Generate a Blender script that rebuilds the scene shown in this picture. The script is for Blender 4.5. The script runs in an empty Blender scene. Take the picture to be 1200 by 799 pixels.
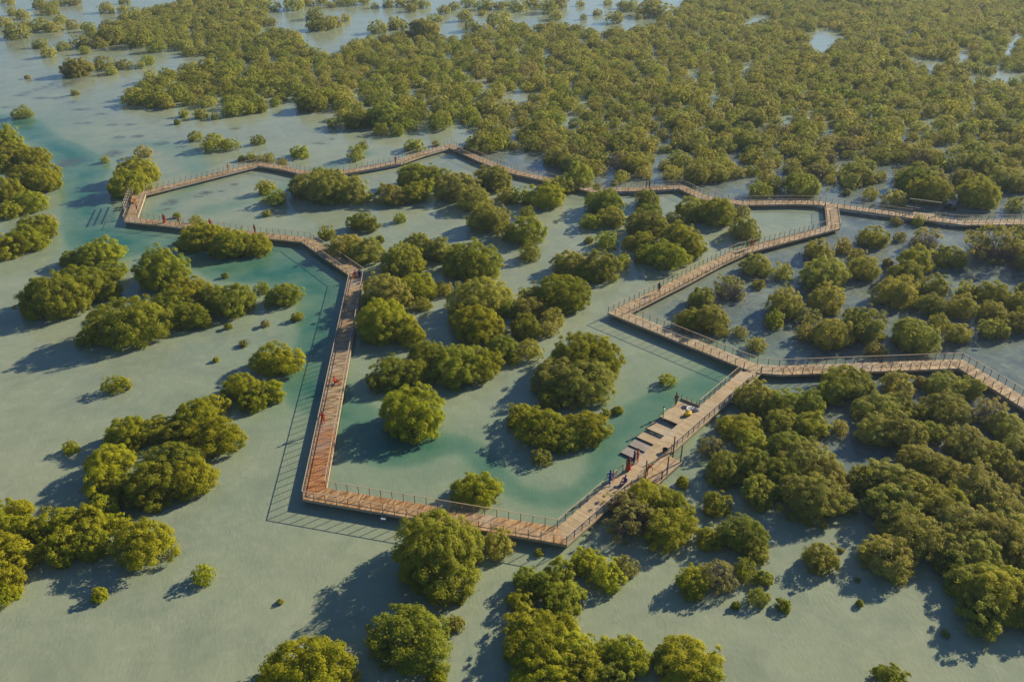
import bpy, bmesh, math, random
import numpy as np
from mathutils import Vector, Matrix

# ------------------------------------------------------------------ camera, sky, sun, exposure
SC = bpy.context.scene
COL = SC.collection
F_PX, Y_HOR, CAM_H = 1000.0, -150.0, 59.0          # focal length in px of a 1200 px wide frame
PITCH = math.atan((399.5 - Y_HOR) / F_PX)
cam_d = bpy.data.cameras.new('camera')
cam_d.sensor_width = 36.0
cam_d.lens = 36.0 * F_PX / 1200.0
cam_d.clip_end = 6000.0
cam = bpy.data.objects.new('camera', cam_d)
cam.location = (0, 0, CAM_H)
cam.rotation_euler = (math.pi / 2 - PITCH, 0, 0)
COL.objects.link(cam)
SC.camera = cam

SUN_EL, SUN_AZ = math.radians(23.5), math.radians(53.0)   # azimuth clockwise from +Y (view direction)
world = bpy.data.worlds.new('World')
SC.world = world
world.use_nodes = True
wn = world.node_tree
sky = wn.nodes.new('ShaderNodeTexSky')
sky.sky_type = 'NISHITA'
sky.sun_disc = False
sky.sun_elevation = SUN_EL
sky.sun_rotation = SUN_AZ
sky.dust_density = 0.3
sky.ozone_density = 6.0
wn.links.new(sky.outputs[0], wn.nodes['Background'].inputs[0])
wn.nodes['Background'].inputs[1].default_value = 0.062
sun_d = bpy.data.lights.new('sun', 'SUN')
sun_d.energy = 5.0
sun_d.angle = math.radians(0.5)
sun_d.color = (1.0, 0.87, 0.65)
sun = bpy.data.objects.new('sun', sun_d)
sdir = Vector((math.sin(SUN_AZ) * math.cos(SUN_EL), math.cos(SUN_AZ) * math.cos(SUN_EL), math.sin(SUN_EL)))
sun.rotation_euler = sdir.to_track_quat('Z', 'Y').to_euler()
sun.location = sdir * 200
COL.objects.link(sun)
SC.view_settings.view_transform = 'Standard'
SC.view_settings.look = 'None'
SC.view_settings.exposure = 0.74
SC.view_settings.gamma = 1.0
SC.view_settings.use_curve_mapping = False

HAZE = 0.00016

# ------------------------------------------------------------------ helpers
def ground(x, y, z=0.0):
    """where the sight line through a point of the photograph meets the level z"""
    u, v = (x - 600) / F_PX, (y - 399.5) / F_PX
    dy = math.cos(PITCH) - v * math.sin(PITCH)
    dz = -math.sin(PITCH) - v * math.cos(PITCH)
    t = (z - CAM_H) / dz
    return Vector((u * t, dy * t, z))

def project(p):
    z = p[2] - CAM_H
    zc = p[1] * math.cos(PITCH) - z * math.sin(PITCH)
    yc = p[1] * math.sin(PITCH) + z * math.cos(PITCH)
    return 600 + F_PX * p[0] / zc, 399.5 - F_PX * yc / zc, F_PX / zc

def link(name, data, parent=None, loc=None, rz=None):
    o = bpy.data.objects.new(name, data)
    COL.objects.link(o)
    if parent:
        o.parent = parent
    if loc is not None:
        o.location = loc
    if rz is not None:
        o.rotation_euler = (0, 0, rz)
    return o

def tag(o, label=None, cat=None, group=None, kind=None):
    if label: o['label'] = label
    if cat: o['category'] = cat
    if group: o['group'] = group
    if kind: o['kind'] = kind
    return o

class MB:
    """collects prisms, boxes and tubes; build() makes one mesh"""
    def __init__(s):
        s.v, s.f, s.c = [], [], []
    def prism(s, poly, z0, z1, c=0.5):
        n, b = len(poly), len(s.v)
        s.v += [(p[0], p[1], z0) for p in poly] + [(p[0], p[1], z1) for p in poly]
        s.c += [c] * (2 * n)
        s.f.append(tuple(b + n + i for i in range(n)))
        s.f.append(tuple(b + n - 1 - i for i in range(n)))
        for i in range(n):
            j = (i + 1) % n
            s.f.append((b + i, b + j, b + n + j, b + n + i))
    def box(s, x0, x1, y0, y1, z0, z1, c=0.5):
        s.prism([(x0, y0), (x1, y0), (x1, y1), (x0, y1)], z0, z1, c)
    def bar(s, a, b, w, h, c=0.5):
        """box section from a to b, w across, h in height"""
        a, b = Vector(a), Vector(b)
        d = b - a
        if d.length < 1e-5: return
        d.normalize()
        side = d.cross(Vector((0, 0, 1)))
        if side.length < 1e-3: side = Vector((1, 0, 0))
        side.normalize()
        up = side.cross(d)
        k = len(s.v)
        for p in (a, b):
            for q in ((-1, -1), (1, -1), (1, 1), (-1, 1)):
                r = p + side * (q[0] * w / 2) + up * (q[1] * h / 2)
                s.v.append(tuple(r)); s.c.append(c)
        s.f += [(k, k+1, k+2, k+3), (k+7, k+6, k+5, k+4)]
        for i in range(4):
            j = (i + 1) % 4
            s.f.append((k+i, k+4+i, k+4+j, k+j))
    def tube(s, pts, radii, n=6, c=0.5):
        pts = [Vector(p) for p in pts]
        base = len(s.v)
        for i, p in enumerate(pts):
            d = (pts[min(i+1, len(pts)-1)] - pts[max(i-1, 0)]).normalized()
            a = d.cross(Vector((0.31, 0.17, 0.93)))
            if a.length < 1e-3: a = d.cross(Vector((1, 0, 0)))
            a.normalize()
            b = d.cross(a)
            for k in range(n):
                t = 2 * math.pi * k / n
                s.v.append(tuple(p + (a * math.cos(t) + b * math.sin(t)) * radii[i])); s.c.append(c)
        for i in range(len(pts) - 1):
            for k in range(n):
                l = (k + 1) % n
                s.f.append((base+i*n+k, base+i*n+l, base+(i+1)*n+l, base+(i+1)*n+k))
        s.f.append(tuple(base + n - 1 - k for k in range(n)))
        s.f.append(tuple(base + (len(pts)-1)*n + k for k in range(n)))
    def mesh(s, name, mat):
        m = bpy.data.meshes.new(name)
        m.from_pydata(s.v, [], s.f)
        at = m.attributes.new('tint', 'FLOAT', 'POINT')
        at.data.foreach_set('value', np.array(s.c, dtype=np.float32))
        m.materials.append(mat)
        m.update()
        return m
    def build(s, name, mat, parent=None, loc=None, rz=None):
        return link(name, s.mesh(name, mat), parent, loc, rz)

# ------------------------------------------------------------------ materials
def new_mat(name):
    m = bpy.data.materials.new(name)
    m.use_nodes = True
    nt = m.node_tree
    return m, nt, nt.nodes['Principled BSDF']

def nd(nt, t, **kw):
    n = nt.nodes.new(t)
    for k, v in kw.items():
        setattr(n, k, v)
    return n

def mixc(nt, fac, a, b, blend='MIX'):
    n = nt.nodes.new('ShaderNodeMix')
    n.data_type = 'RGBA'
    n.blend_type = blend
    for sock, val in ((n.inputs[0], fac), (n.inputs[6], a), (n.inputs[7], b)):
        if hasattr(val, 'is_output') or isinstance(val, bpy.types.NodeSocket):
            nt.links.new(val, sock)
        else:
            sock.default_value = val if not isinstance(val, tuple) else (*val, 1)[:4]
    return n.outputs[2]

def maprange(nt, v, a, b, c, d):
    n = nt.nodes.new('ShaderNodeMapRange')
    nt.links.new(v, n.inputs[0])
    for i, x in enumerate((a, b, c, d)):
        n.inputs[i + 1].default_value = x
    return n.outputs[0]

def noise(nt, scale, detail=3, rough=0.5, vec=None, dist=0.0):
    n = nt.nodes.new('ShaderNodeTexNoise')
    n.inputs['Scale'].default_value = scale
    n.inputs['Detail'].default_value = detail
    n.inputs['Roughness'].default_value = rough
    n.inputs['Distortion'].default_value = dist
    if vec is not None: nt.links.new(vec, n.inputs['Vector'])
    return n.outputs[0]

def attr(nt, name):
    n = nt.nodes.new('ShaderNodeAttribute')
    n.attribute_name = name
    return n

def wood_mat(name, dark, light, rough=0.75):
    m, nt, p = new_mat(name)
    geo = nd(nt, 'ShaderNodeNewGeometry')
    t = attr(nt, 'tint').outputs['Fac']
    c = mixc(nt, t, dark, light)
    g = noise(nt, 1.1, 4, 0.6, geo.outputs['Position'])
    c = mixc(nt, maprange(nt, g, 0.35, 0.75, 0.0, 0.50), c, tuple(x * 0.62 for x in dark))
    w = noise(nt, 0.33, 4, 0.6, geo.outputs['Position'])
    lum = (light[0] + light[1] + light[2]) / 3
    c = mixc(nt, maprange(nt, w, 0.48, 0.72, 0.0, 0.55), c, (lum * 1.02, lum * 0.94, lum * 0.84))
    nt.links.new(c, p.inputs['Base Color'])
    p.inputs['Roughness'].default_value = rough
    p.inputs['Specular IOR Level'].default_value = 0.25
    return m

def plain_mat(name, col, rough=0.7, spec=0.3):
    m, nt, p = new_mat(name)
    geo = nd(nt, 'ShaderNodeNewGeometry')
    g = noise(nt, 6.0, 3, 0.6, geo.outputs['Position'])
    c = mixc(nt, maprange(nt, g, 0.3, 0.7, 0.0, 1.0), tuple(x * 0.8 for x in col), tuple(min(1, x * 1.15) for x in col))
    nt.links.new(c, p.inputs['Base Color'])
    p.inputs['Roughness'].default_value = rough
    p.inputs['Specular IOR Level'].default_value = spec
    return m

def leaf_material(name, use_object_colour):
    m, nt, p = new_mat(name)
    if use_object_colour:
        base = nd(nt, 'ShaderNodeObjectInfo').outputs['Color']
    else:
        ca = attr(nt, 'crown_colour'); ca.attribute_type = 'INSTANCER'
        base = ca.outputs['Color']
    t = attr(nt, 'tint').outputs['Fac']
    dark = mixc(nt, 1.0, base, (0.72, 0.76, 0.80), 'MULTIPLY')
    lite = mixc(nt, 1.0, base, (1.42, 1.36, 1.05), 'MULTIPLY')
    c = mixc(nt, t, dark, lite)
    nt.links.new(c, p.inputs['Base Color'])
    p.inputs['Roughness'].default_value = 0.7
    p.inputs['Specular IOR Level'].default_value = 0.08
    tr = nd(nt, 'ShaderNodeBsdfTranslucent')
    nt.links.new(mixc(nt, 1.0, c, (1.15, 1.2, 0.6), 'MULTIPLY'), tr.inputs[0])
    mx = nd(nt, 'ShaderNodeMixShader')
    mx.inputs[0].default_value = 0.47
    nt.links.new(p.outputs[0], mx.inputs[1])
    nt.links.new(tr.outputs[0], mx.inputs[2])
    nt.links.new(mx.outputs[0], nt.nodes['Material Output'].inputs[0])
    return m

M_LEAF = leaf_material('mangrove_leaves', True)
M_FOREST = leaf_material('forest_leaves', False)
M_BARK = plain_mat('mangrove_bark', (0.15, 0.115, 0.095), 0.9)
M_TWIG = plain_mat('grey_twigs', (0.20, 0.155, 0.14), 0.9)
M_DECK = wood_mat('weathered_planks', (0.24, 0.15, 0.075), (0.58, 0.42, 0.235))
M_DECK_PALE = wood_mat('pale_planks', (0.40, 0.295, 0.17), (0.54, 0.42, 0.26))
M_DECK_RED = wood_mat('fresh_red_planks', (0.27, 0.10, 0.03), (0.52, 0.25, 0.10))
M_DECK_ORANGE = wood_mat('orange_planks', (0.31, 0.16, 0.06), (0.60, 0.385, 0.19))
M_DECK_GREY = wood_mat('grey_planks', (0.27, 0.23, 0.20), (0.38, 0.33, 0.285))
M_RAIL = wood_mat('pale_handrail', (0.40, 0.30, 0.19), (0.54, 0.43, 0.29))
M_POST = wood_mat('brown_posts', (0.13, 0.085, 0.06), (0.21, 0.14, 0.095))
M_BEAM = wood_mat('dark_beams', (0.10, 0.07, 0.05), (0.16, 0.115, 0.08))
M_PILE = wood_mat('timber_piles', (0.16, 0.14, 0.12), (0.30, 0.27, 0.24))
M_WIRE = plain_mat('rail_wire', (0.36, 0.33, 0.30), 0.5)

# ------------------------------------------------------------------ water
CHANNEL_WEST = [(-80, 130), (0, 134), (28, 137), (55, 147), (80, 163), (100, 170), (115, 177), (125, 187), (129, 198), (124, 214), (132, 240), (150, 262), (200, 272), (300, 285), (350, 288),
    (402, 325), (406, 345), (396, 400), (386, 445), (402, 440), (430, 472), (470, 494), (520, 508), (560, 515), (590, 530), (606, 556), (622, 570), (650, 576), (676, 572), (690, 556), (694, 530), (705, 508),
    (735, 480), (780, 452), (825, 428), (868, 424), (868, 440), (800, 486), (740, 545), (700, 580), (672, 596), (640, 596), (604, 585), (580, 575), (566, 560), (556, 546), (545, 539),
    (530, 541), (505, 550), (480, 554), (455, 552), (425, 544), (400, 529), (386, 506), (374, 490), (346, 480), (329, 458), (334, 425), (346, 395), (345, 352), (300, 333), (240, 327), (205, 304), (160, 296),
    (110, 308), (78, 292), (70, 258), (72, 220), (60, 190), (38, 168), (0, 155), (-80, 150)]
MUD = [(560, 158), (700, 150), (1400, 160), (1400, 760), (1190, 660), (1080, 640), (1000, 600), (960, 560), (905, 465), (888, 428), (742, 366), (870, 300),
       (972, 262), (958, 241), (840, 239), (800, 222), (700, 226), (600, 206), (560, 190)]
SIDE = [(150, 172, 3.5), (190, 168, 4), (225, 180, 4), (240, 205, 3.5), (190, 240, 3.5), (170, 262, 4)]
SIDE2 = [(420, 180, 3), (395, 190, 4), (370, 200, 4), (300, 232, 5), (240, 246, 5)]
WEED = [(47, 115, 12, 2), (150, 128, 10, 2), (165, 160, 9, 2.5), (150, 146, 8, 2), (130, 147, 8, 2), (100, 110, 10, 2), (85, 120, 8, 2),
        (75, 100, 12, 2), (60, 100, 8, 2), (20, 112, 9, 2), (5, 126, 8, 2), (118, 134, 8, 2), (95, 145, 10, 2), (135, 180, 12, 5),
        (80, 192, 14, 9), (190, 168, 8, 3), (212, 172, 7, 2), (143, 162, 8, 2), (195, 238, 9, 3.5), (237, 226, 9, 2.5), (228, 231, 6, 1.8),
        (255, 223, 5, 1.5), (273, 215, 5, 1.4), (190, 246, 6, 1.6), (275, 150, 7, 1.5), (372, 167, 10, 2), (385, 162, 4, 1.5),
        (380, 268, 5, 2), (290, 402, 8, 3), (8, 56, 10, 2), (10, 70, 16, 2.5), (30, 84, 20, 3), (55, 90, 16, 2), (68, 115, 12, 2.5),
        (95, 128, 12, 2), (40, 104, 14, 2.5), (180, 195, 8, 2), (160, 206, 9, 2), (185, 130, 8, 1.6)]

def poly_field(X, Y, poly):
    """signed distance (m, positive inside) to an outline given in the photograph"""
    q = [ground(*p)[:2] for p in poly]
    ins = np.zeros(X.shape, bool); dist = np.full(X.shape, 1e9)
    for (x0, y0), (x1, y1) in zip(q, q[1:] + q[:1]):
        ins ^= ((y0 > Y) != (y1 > Y)) & (X < (x1 - x0) * (Y - y0) / (y1 - y0 + 1e-9) + x0)
        dx, dy = x1 - x0, y1 - y0
        t = np.clip(((X - x0) * dx + (Y - y0) * dy) / (dx * dx + dy * dy), 0, 1)
        dist = np.minimum(dist, np.hypot(X - x0 - t * dx, Y - y0 - t * dy))
    return np.where(ins, dist, -dist)

def line_field(X, Y, line):
    best = np.full(X.shape, -9.0)
    pts = [(*ground(a, b)[:2], w) for a, b, w in line]
    for (x0, y0, w0), (x1, y1, w1) in zip(pts, pts[1:]):
        dx, dy = x1 - x0, y1 - y0
        t = np.clip(((X - x0) * dx + (Y - y0) * dy) / (dx * dx + dy * dy), 0, 1)
        best = np.maximum(best, 1 - np.hypot(X - x0 - t * dx, Y - y0 - t * dy) / (w0 + (w1 - w0) * t))
    return best

def build_water():
    xs = np.concatenate([np.array([-2500, -1500, -900, -600, -450, -340, -260, -220, -190]), np.arange(-165, -100, 0.9), np.arange(-100, 48, 0.55), np.arange(48, 120.1, 0.9),
                         np.array([140, 180, 240, 340, 450, 600, 900, 1500, 2500])])
    ys = np.concatenate([np.array([-600, -300, -150, -60, 0, 20]), np.arange(36, 62, 0.9), np.arange(62, 215, 0.6), np.arange(215, 262, 0.9), np.array([275, 300, 340, 400, 480, 600, 800, 1100, 1600, 2500])])
    X, Y = np.meshgrid(xs, ys)
    rng = np.random.RandomState(4)
    wx, wy = np.zeros_like(X), np.zeros_like(X)
    for k in range(14):                                   # wobble of the channel banks
        fq = rng.uniform(0.04, 0.45); a, b = rng.uniform(0, 6.28, 2); th = rng.uniform(0, 6.28)
        ph = (X * math.cos(th) + Y * math.sin(th)) * fq
        wx += np.sin(ph + a) * 0.11 / fq ** 0.75; wy += np.sin(ph + b) * 0.11 / fq ** 0.75
    f = poly_field(X + wx * 0.45, Y + wy * 0.45, CHANNEL_WEST)
    depth = np.where(f > 0, 0.24, 0.24 * np.exp(np.minimum(f, 0) / 6.0)) + np.clip(f / 0.8 + 0.3, 0, 1) * 0.40 + np.clip(f / 4.5, 0, 1) * 0.36
    for ln, s in ((SIDE, 0.30), (SIDE2, 0.28)):
        depth = np.maximum(depth, s * np.clip(line_field(X + wx, Y + wy, ln) / 0.7, 0, 1))
    f = poly_field(X, Y, MUD)                              # dark muddy bed under the eastern stand, with reflected sky painted in
    mud_sky = np.clip(np.where(f > 0, 0.35 + f / 7, 0.35 + f / 5), 0, 1)
    weed = np.zeros_like(X)
    for (px, py, w, h) in WEED:
        c = ground(px, py)
        s = project(c)[2]
        rx = w / s * 0.75
        ry = max(h / s / 0.42, 0.6)
        weed = np.maximum(weed, np.clip(1.7 - np.hypot((X + wx * 0.5 - c.x) / rx, (Y + wy * 0.5 - c.y) / ry), 0, 1))
    me = bpy.data.meshes.new('water')
    ny, nx = X.shape
    V = np.stack([X.ravel(), Y.ravel(), np.zeros(X.size)], 1).astype(np.float32)
    idx = np.arange(X.size).reshape(ny, nx)
    Q = np.stack([idx[:-1, :-1], idx[:-1, 1:], idx[1:, 1:], idx[1:, :-1]], -1).reshape(-1, 4)
    quads(me, V, Q)
    for nm, arr in (('depth', depth), ('weed', weed), ('mud_sky', mud_sky)):
        a = me.attributes.new(nm, 'FLOAT', 'POINT')
        a.data.foreach_set('value', arr.ravel().astype(np.float32))
    m, nt, p = new_mat('shallow_lagoon_water')
    geo = nd(nt, 'ShaderNodeNewGeometry')
    pos = geo.outputs['Position']
    sand = mixc(nt, maprange(nt, noise(nt, 0.035, 4, 0.55, pos), 0.35, 0.68, 0, 1), (0.268, 0.306, 0.198), (0.200, 0.250, 0.180))
    fine = noise(nt, 0.9, 5, 0.65, pos)
    sand = mixc(nt, maprange(nt, fine, 0.3, 0.75, 0.0, 0.42), sand, (0.34, 0.368, 0.25))
    mm = nd(nt, 'ShaderNodeMath', operation='MULTIPLY')
    nt.links.new(attr(nt, 'mud_sky').outputs['Fac'], mm.inputs[0])
    nt.links.new(maprange(nt, noise(nt, 0.16, 4, 0.65, pos), 0.36, 0.62, 0.45, 1.0), mm.inputs[1])
    sand = mixc(nt, mm.outputs[0], sand, (0.078, 0.106, 0.125))  # mud colour, blued to stand in for the sky's reflection
    sand = mixc(nt, maprange(nt, noise(nt, 0.42, 6, 0.7, pos, 1.2), 0.48, 0.70, 0.0, 0.45), sand, (0.345, 0.365, 0.275))
    sand = mixc(nt, maprange(nt, noise(nt, 0.16, 6, 0.62, pos, 0.6), 0.44, 0.68, 0.0, 0.50), sand, (0.165, 0.205, 0.155))
    d = attr(nt, 'depth').outputs['Fac']
    dn = nd(nt, 'ShaderNodeMath', operation='MULTIPLY_ADD')
    nt.links.new(maprange(nt, noise(nt, 0.12, 4, 0.6, pos), 0.3, 0.7, 0.55, 1.15), dn.inputs[0])
    nt.links.new(d, dn.inputs[1])
    dn.inputs[2].default_value = 0.0
    ramp = nd(nt, 'ShaderNodeValToRGB')
    nt.links.new(dn.outputs[0], ramp.inputs[0])
    e = ramp.color_ramp.elements
    e[0].position = 0.0; e[0].color = (0, 0, 0, 1)
    e[1].position = 0.30; e[1].color = (0.55, 0.55, 0.55, 1)
    x = e.new(1.0); x.color = (1, 1, 1, 1)
    teal = mixc(nt, dn.outputs[0], (0.098, 0.228, 0.138), (0.028, 0.130, 0.092))
    c = mixc(nt, ramp.outputs[0], sand, teal)
    wm = nd(nt, 'ShaderNodeMath', operation='MULTIPLY')
    nt.links.new(attr(nt, 'weed').outputs['Fac'], wm.inputs[0])
    nt.links.new(maprange(nt, noise(nt, 0.55, 4, 0.7, pos), 0.36, 0.52, 0.0, 0.9), wm.inputs[1])
    c = mixc(nt, wm.outputs[0], c, (0.085, 0.095, 0.075))
    nt.links.new(c, p.inputs['Base Color'])
    p.inputs['Roughness'].default_value = 0.13
    p.inputs['IOR'].default_value = 1.33
    # wind ripples
    mp = nd(nt, 'ShaderNodeMapping')
    mp.inputs['Rotation'].default_value = (0, 0, math.radians(35))
    mp.inputs['Scale'].default_value = (1.0, 0.42, 1.0)
    nt.links.new(pos, mp.inputs[0])
    r1 = noise(nt, 3.4, 3, 0.65, mp.outputs[0], 0.3)
    r2 = noise(nt, 0.35, 2, 0.5, mp.outputs[0])
    s = nd(nt, 'ShaderNodeMath', operation='MULTIPLY')
    nt.links.new(r1, s.inputs[0]); nt.links.new(maprange(nt, r2, 0.3, 0.7, 0.35, 1.0), s.inputs[1])
    bp = nd(nt, 'ShaderNodeBump')
    bp.inputs['Strength'].default_value = 0.4
    bp.inputs['Distance'].default_value = 0.09
    nt.links.new(s.outputs[0], bp.inputs['Height'])
    nt.links.new(bp.outputs[0], p.inputs['Normal'])
    me.materials.append(m)
    o = link('water', me)
    tag(o, 'shallow grey-green lagoon water with a teal channel winding through it', kind='structure')

def quads(me, V, Q):
    me.vertices.add(len(V))
    me.vertices.foreach_set('co', V.astype(np.float32).ravel())
    me.loops.add(Q.size)
    me.loops.foreach_set('vertex_index', Q.ravel().astype(np.int32))
    me.polygons.add(len(Q))
    me.polygons.foreach_set('loop_start', np.arange(0, Q.size, 4, dtype=np.int32))
    me.polygons.foreach_set('loop_total', np.full(len(Q), 4, dtype=np.int32))
    me.update(calc_edges=True)
    me.validate()

build_water()

# ------------------------------------------------------------------ boardwalk
DZ, WID = 0.80, 2.4
def P(x, y): return ground(x, y, DZ).to_2d()
RUN_LOOP = [P(*q) for q in [(885, 431.3), (658.5, 627.4), (368.5, 578), (418.5, 322), (359, 281), (316.5, 276.8), (204, 263), (153, 257.5),
    (164, 227.5), (303, 192.5), (331, 196.6), (354, 202), (396, 202.6), (420, 198.8), (466, 190.5), (493, 181), (528, 171), (566.7, 188.5),
    (603, 202), (640, 210), (670, 217.5), (696, 223), (748, 221.5), (798, 219), (826, 232), (870, 238), (930, 237), (960, 238), (973.5, 240.5),
    (1018.5, 246.5), (1065, 253), (1095, 257), (1128, 261), (1200, 260), (1300, 258)]]
RUN_INNER = [P(*q) for q in [(973.5, 240.5), (976.5, 266), (913, 282.5), (870, 294), (840, 307.6), (800, 329), (725, 366.5), (885, 431.3),
    (915, 433.8), (1005, 430.5), (1125, 426), (1170, 453), (1200, 472), (1285, 526)]]
JX, KX = RUN_LOOP[0], RUN_LOOP[28]

def clip_poly(poly, p, n):
    """keep the part of poly where (q-p).n >= 0"""
    out = []
    for i in range(len(poly)):
        a, b = poly[i], poly[(i + 1) % len(poly)]
        da, db = (a - p).dot(n), (b - p).dot(n)
        if da >= 0: out.append(a)
        if (da > 0) != (db > 0) and abs(da - db) > 1e-9:
            out.append(a + (b - a) * (da / (da - db)))
    return out

def left(d): return Vector((-d.y, d.x))

rngb = random.Random(11)
boardwalk = link('boardwalk', None)
tag(boardwalk, 'long zigzag timber boardwalk on piles looping through the flooded mangroves', 'boardwalk')

post_mesh = MB(); post_mesh.box(-0.032, 0.032, -0.032, 0.032, -0.28, 1.0, 0.4); post_mesh.box(-0.045, 0.045, -0.045, 0.045, 0.965, 1.0, 0.9)
post_mesh = post_mesh.mesh('post', M_POST)
pile_mesh = MB(); pile_mesh.tube([(0, 0, -0.5), (0, 0, 0.0), (0, 0, DZ - 0.30)], [0.11, 0.11, 0.10], 8, 0.5)
pile_mesh = pile_mesh.mesh('pile', M_PILE)
ALL_POSTS = []

def branch_trim(node, away, branch):
    """distance along a section (leaving node) where its rail meets the rail of a branch"""
    c = max(-0.98, min(0.98, away.dot(branch)))
    return WID / 2 / math.tan(math.acos(c) / 2)

def build_run(nodes, start_clip=None, end_clip=None, branches=(), gaps=None, looks=None, rail_start=(0, 0)):
    gaps = gaps or {}; looks = looks or {}
    n = len(nodes)
    dirs = [(nodes[i + 1] - nodes[i]).normalized() for i in range(n - 1)]
    mit = []
    for i in range(n):
        if i == 0: m = left(dirs[0])
        elif i == n - 1: m = left(dirs[-1])
        else:
            m = (left(dirs[i - 1]) + left(dirs[i])).normalized()
            m = m / max(0.42, m.dot(left(dirs[i])))
        mit.append(m)
    for i in range(n - 1):
        A, B, d = nodes[i], nodes[i + 1], dirs[i]
        nl = left(d)
        L = (B - A).length
        look = looks.get(i, {})
        mat = look.get('mat', M_DECK)
        # each section is framed by two stringers and edge boards; planks, rails, posts and piles are its sub-parts
        def edge(k, side, off): return nodes[k] + mit[k] * (side * off)
        fr = MB()
        for off in (WID / 2 - 0.03,):
            for side in (1, -1):
                a, b = edge(i, side, off), edge(i + 1, side, off)
                s0, s1 = rail_start if i == 0 else (0, 0)
                if i == 0:
                    a = a + d * (s0 if side == 1 else s1)
                fr.bar((a.x, a.y, DZ - 0.17), (b.x, b.y, DZ - 0.17), 0.06, 0.26, rngb.uniform(0.3, 0.8))
        for k in (-0.5, 0.5):
            a, b = A + nl * k + d * 0.2, B + nl * k - d * 0.2
            fr.bar((a.x, a.y, DZ - 0.16), (b.x, b.y, DZ - 0.16), 0.10, 0.22, 0.2)
        sec = fr.build('walkway_section', look.get('frame', M_RAIL), boardwalk)
        if look.get('label'): sec['label'] = look['label']
        # planks, cut to the mitres
        nA, nB = left(mit[i]), left(mit[i + 1])
        if nA.dot(d) < 0: nA = -nA
        if nB.dot(d) > 0: nB = -nB
        mats = look.get('zones', [(0, 1e9, mat)])
        for (z0, z1, zm) in mats:
            pk = MB()
            s = -WID * 0.9
            while s < L + WID * 0.9:
                wdt = 0.178
                if z0 <= s < z1 or (z0 == 0 and s < 0) or (z1 > 1e8 and s >= z0):
                    j = rngb.choice((rngb.uniform(-0.7, -0.2), rngb.uniform(0.2, 0.7), None, 3))
                    spans = [(-1.17, 1.17)] if j is None else [(-1.17, -0.42), (-0.41, 0.38), (0.39, 1.17)] if j == 3 else [(-1.17, j - 0.006), (j + 0.006, 1.17)]
                    for (u0, u1) in spans:
                        poly = [A + d * s + nl * u0, A + d * (s + wdt) + nl * u0, A + d * (s + wdt) + nl * u1, A + d * s + nl * u1]
                        poly = poly[::-1]
                        if i > 0 or start_clip is None: poly = clip_poly(poly, A, nA) if i > 0 else clip_poly(poly, A, d)
                        poly = clip_poly(poly, B, nB) if poly else poly
                        if i == 0 and start_clip:
                            for (cp, cn) in start_clip:
                                if poly: poly = clip_poly(poly, cp, cn)
                        if len(poly) >= 3:
                            dz = rngb.uniform(-0.004, 0.004)
                            pk.prism(poly, DZ - 0.05 + dz, DZ + dz, min(1, max(0, rngb.gauss(0.5, 0.36))))
                s += wdt + 0.013
            if pk.f:
                o = pk.build('planks', zm, sec); o['kind'] = 'stuff'
        # piles
        for k in range(max(1, int(round(L / 4.2)))):
            s = (k + 0.5) * L / max(1, int(round(L / 4.2)))
            for side in (-0.85, 0.85):
                q = A + d * s + nl * side
                link('pile', pile_mesh, sec, (q.x, q.y, 0))
            q0, q1 = A + d * s + nl * 1.05, A + d * s - nl * 1.05
        # railings
        for side in (1, -1):
            off = WID / 2 - 0.10
            a, b = edge(i, side, off), edge(i + 1, side, off)
            e = (b - a); EL = e.length; e = e.normalized()
            spans = [[0.0, EL]]
            if i == 0: spans[0][0] += rail_start[0] if side == 1 else rail_start[1]
            for (node, bdir) in branches:
                for k, aw in ((i, d), (i + 1, -d)):
                    if (nodes[k] - node).length < 0.1:
                        if (bdir.dot(nl) * side) > 0.05:
                            t = branch_trim(node, aw, bdir)
                            base = (nodes[k] - a).dot(e)
                            if k == i: spans[0][0] = max(spans[0][0], base + t)
                            else: spans[0][1] = min(spans[0][1], base - t)
            for (g0, g1) in gaps.get((i, side), ()):
                base = (nodes[i] - a).dot(e)
                g0, g1 = g0 + base, g1 + base
                new = []
                for s0, s1 in spans:
                    if g0 > s0: new.append([s0, min(s1, g0)])
                    if g1 < s1: new.append([max(s0, g1), s1])
                spans = new
            wr = MB()
            for s0, s1 in spans:
                if s1 - s0 < 0.25: continue
                pa, pb = a + e * s0, a + e * s1
                tr = MB(); tr.bar((pa.x, pa.y, DZ + 1.03), (pb.x, pb.y, DZ + 1.03), 0.075, 0.04, rngb.uniform(0.4, 0.9))
                tr.build('top_rail', M_RAIL, sec)
                for z in (0.10, 0.25, 0.40, 0.55, 0.70, 0.85):
                    wr.bar((pa.x, pa.y, DZ + z), (pb.x, pb.y, DZ + z), 0.006, 0.006)
                k = max(1, int(round((s1 - s0) / 1.28)))
                for j in range(k + 1):
                    if j == k and i < n - 2 and s1 >= EL - 0.01: continue      # the next section sets that post
                    q = a + e * (s0 + (s1 - s0) * j / k)
                    ALL_POSTS.append((q.x, q.y, math.atan2(e.y, e.x), sec))
            if wr.f:
                o = wr.build('wire_infill', M_WIRE, sec); o['kind'] = 'stuff'
    return dirs

dj_out = (RUN_LOOP[1] - JX).normalized()                   # the diagonal leaving the fork
dk_out = (RUN_INNER[1] - KX).normalized()                  # the link leaving the upper walk
DIAG_L = (RUN_LOOP[1] - JX).length
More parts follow.
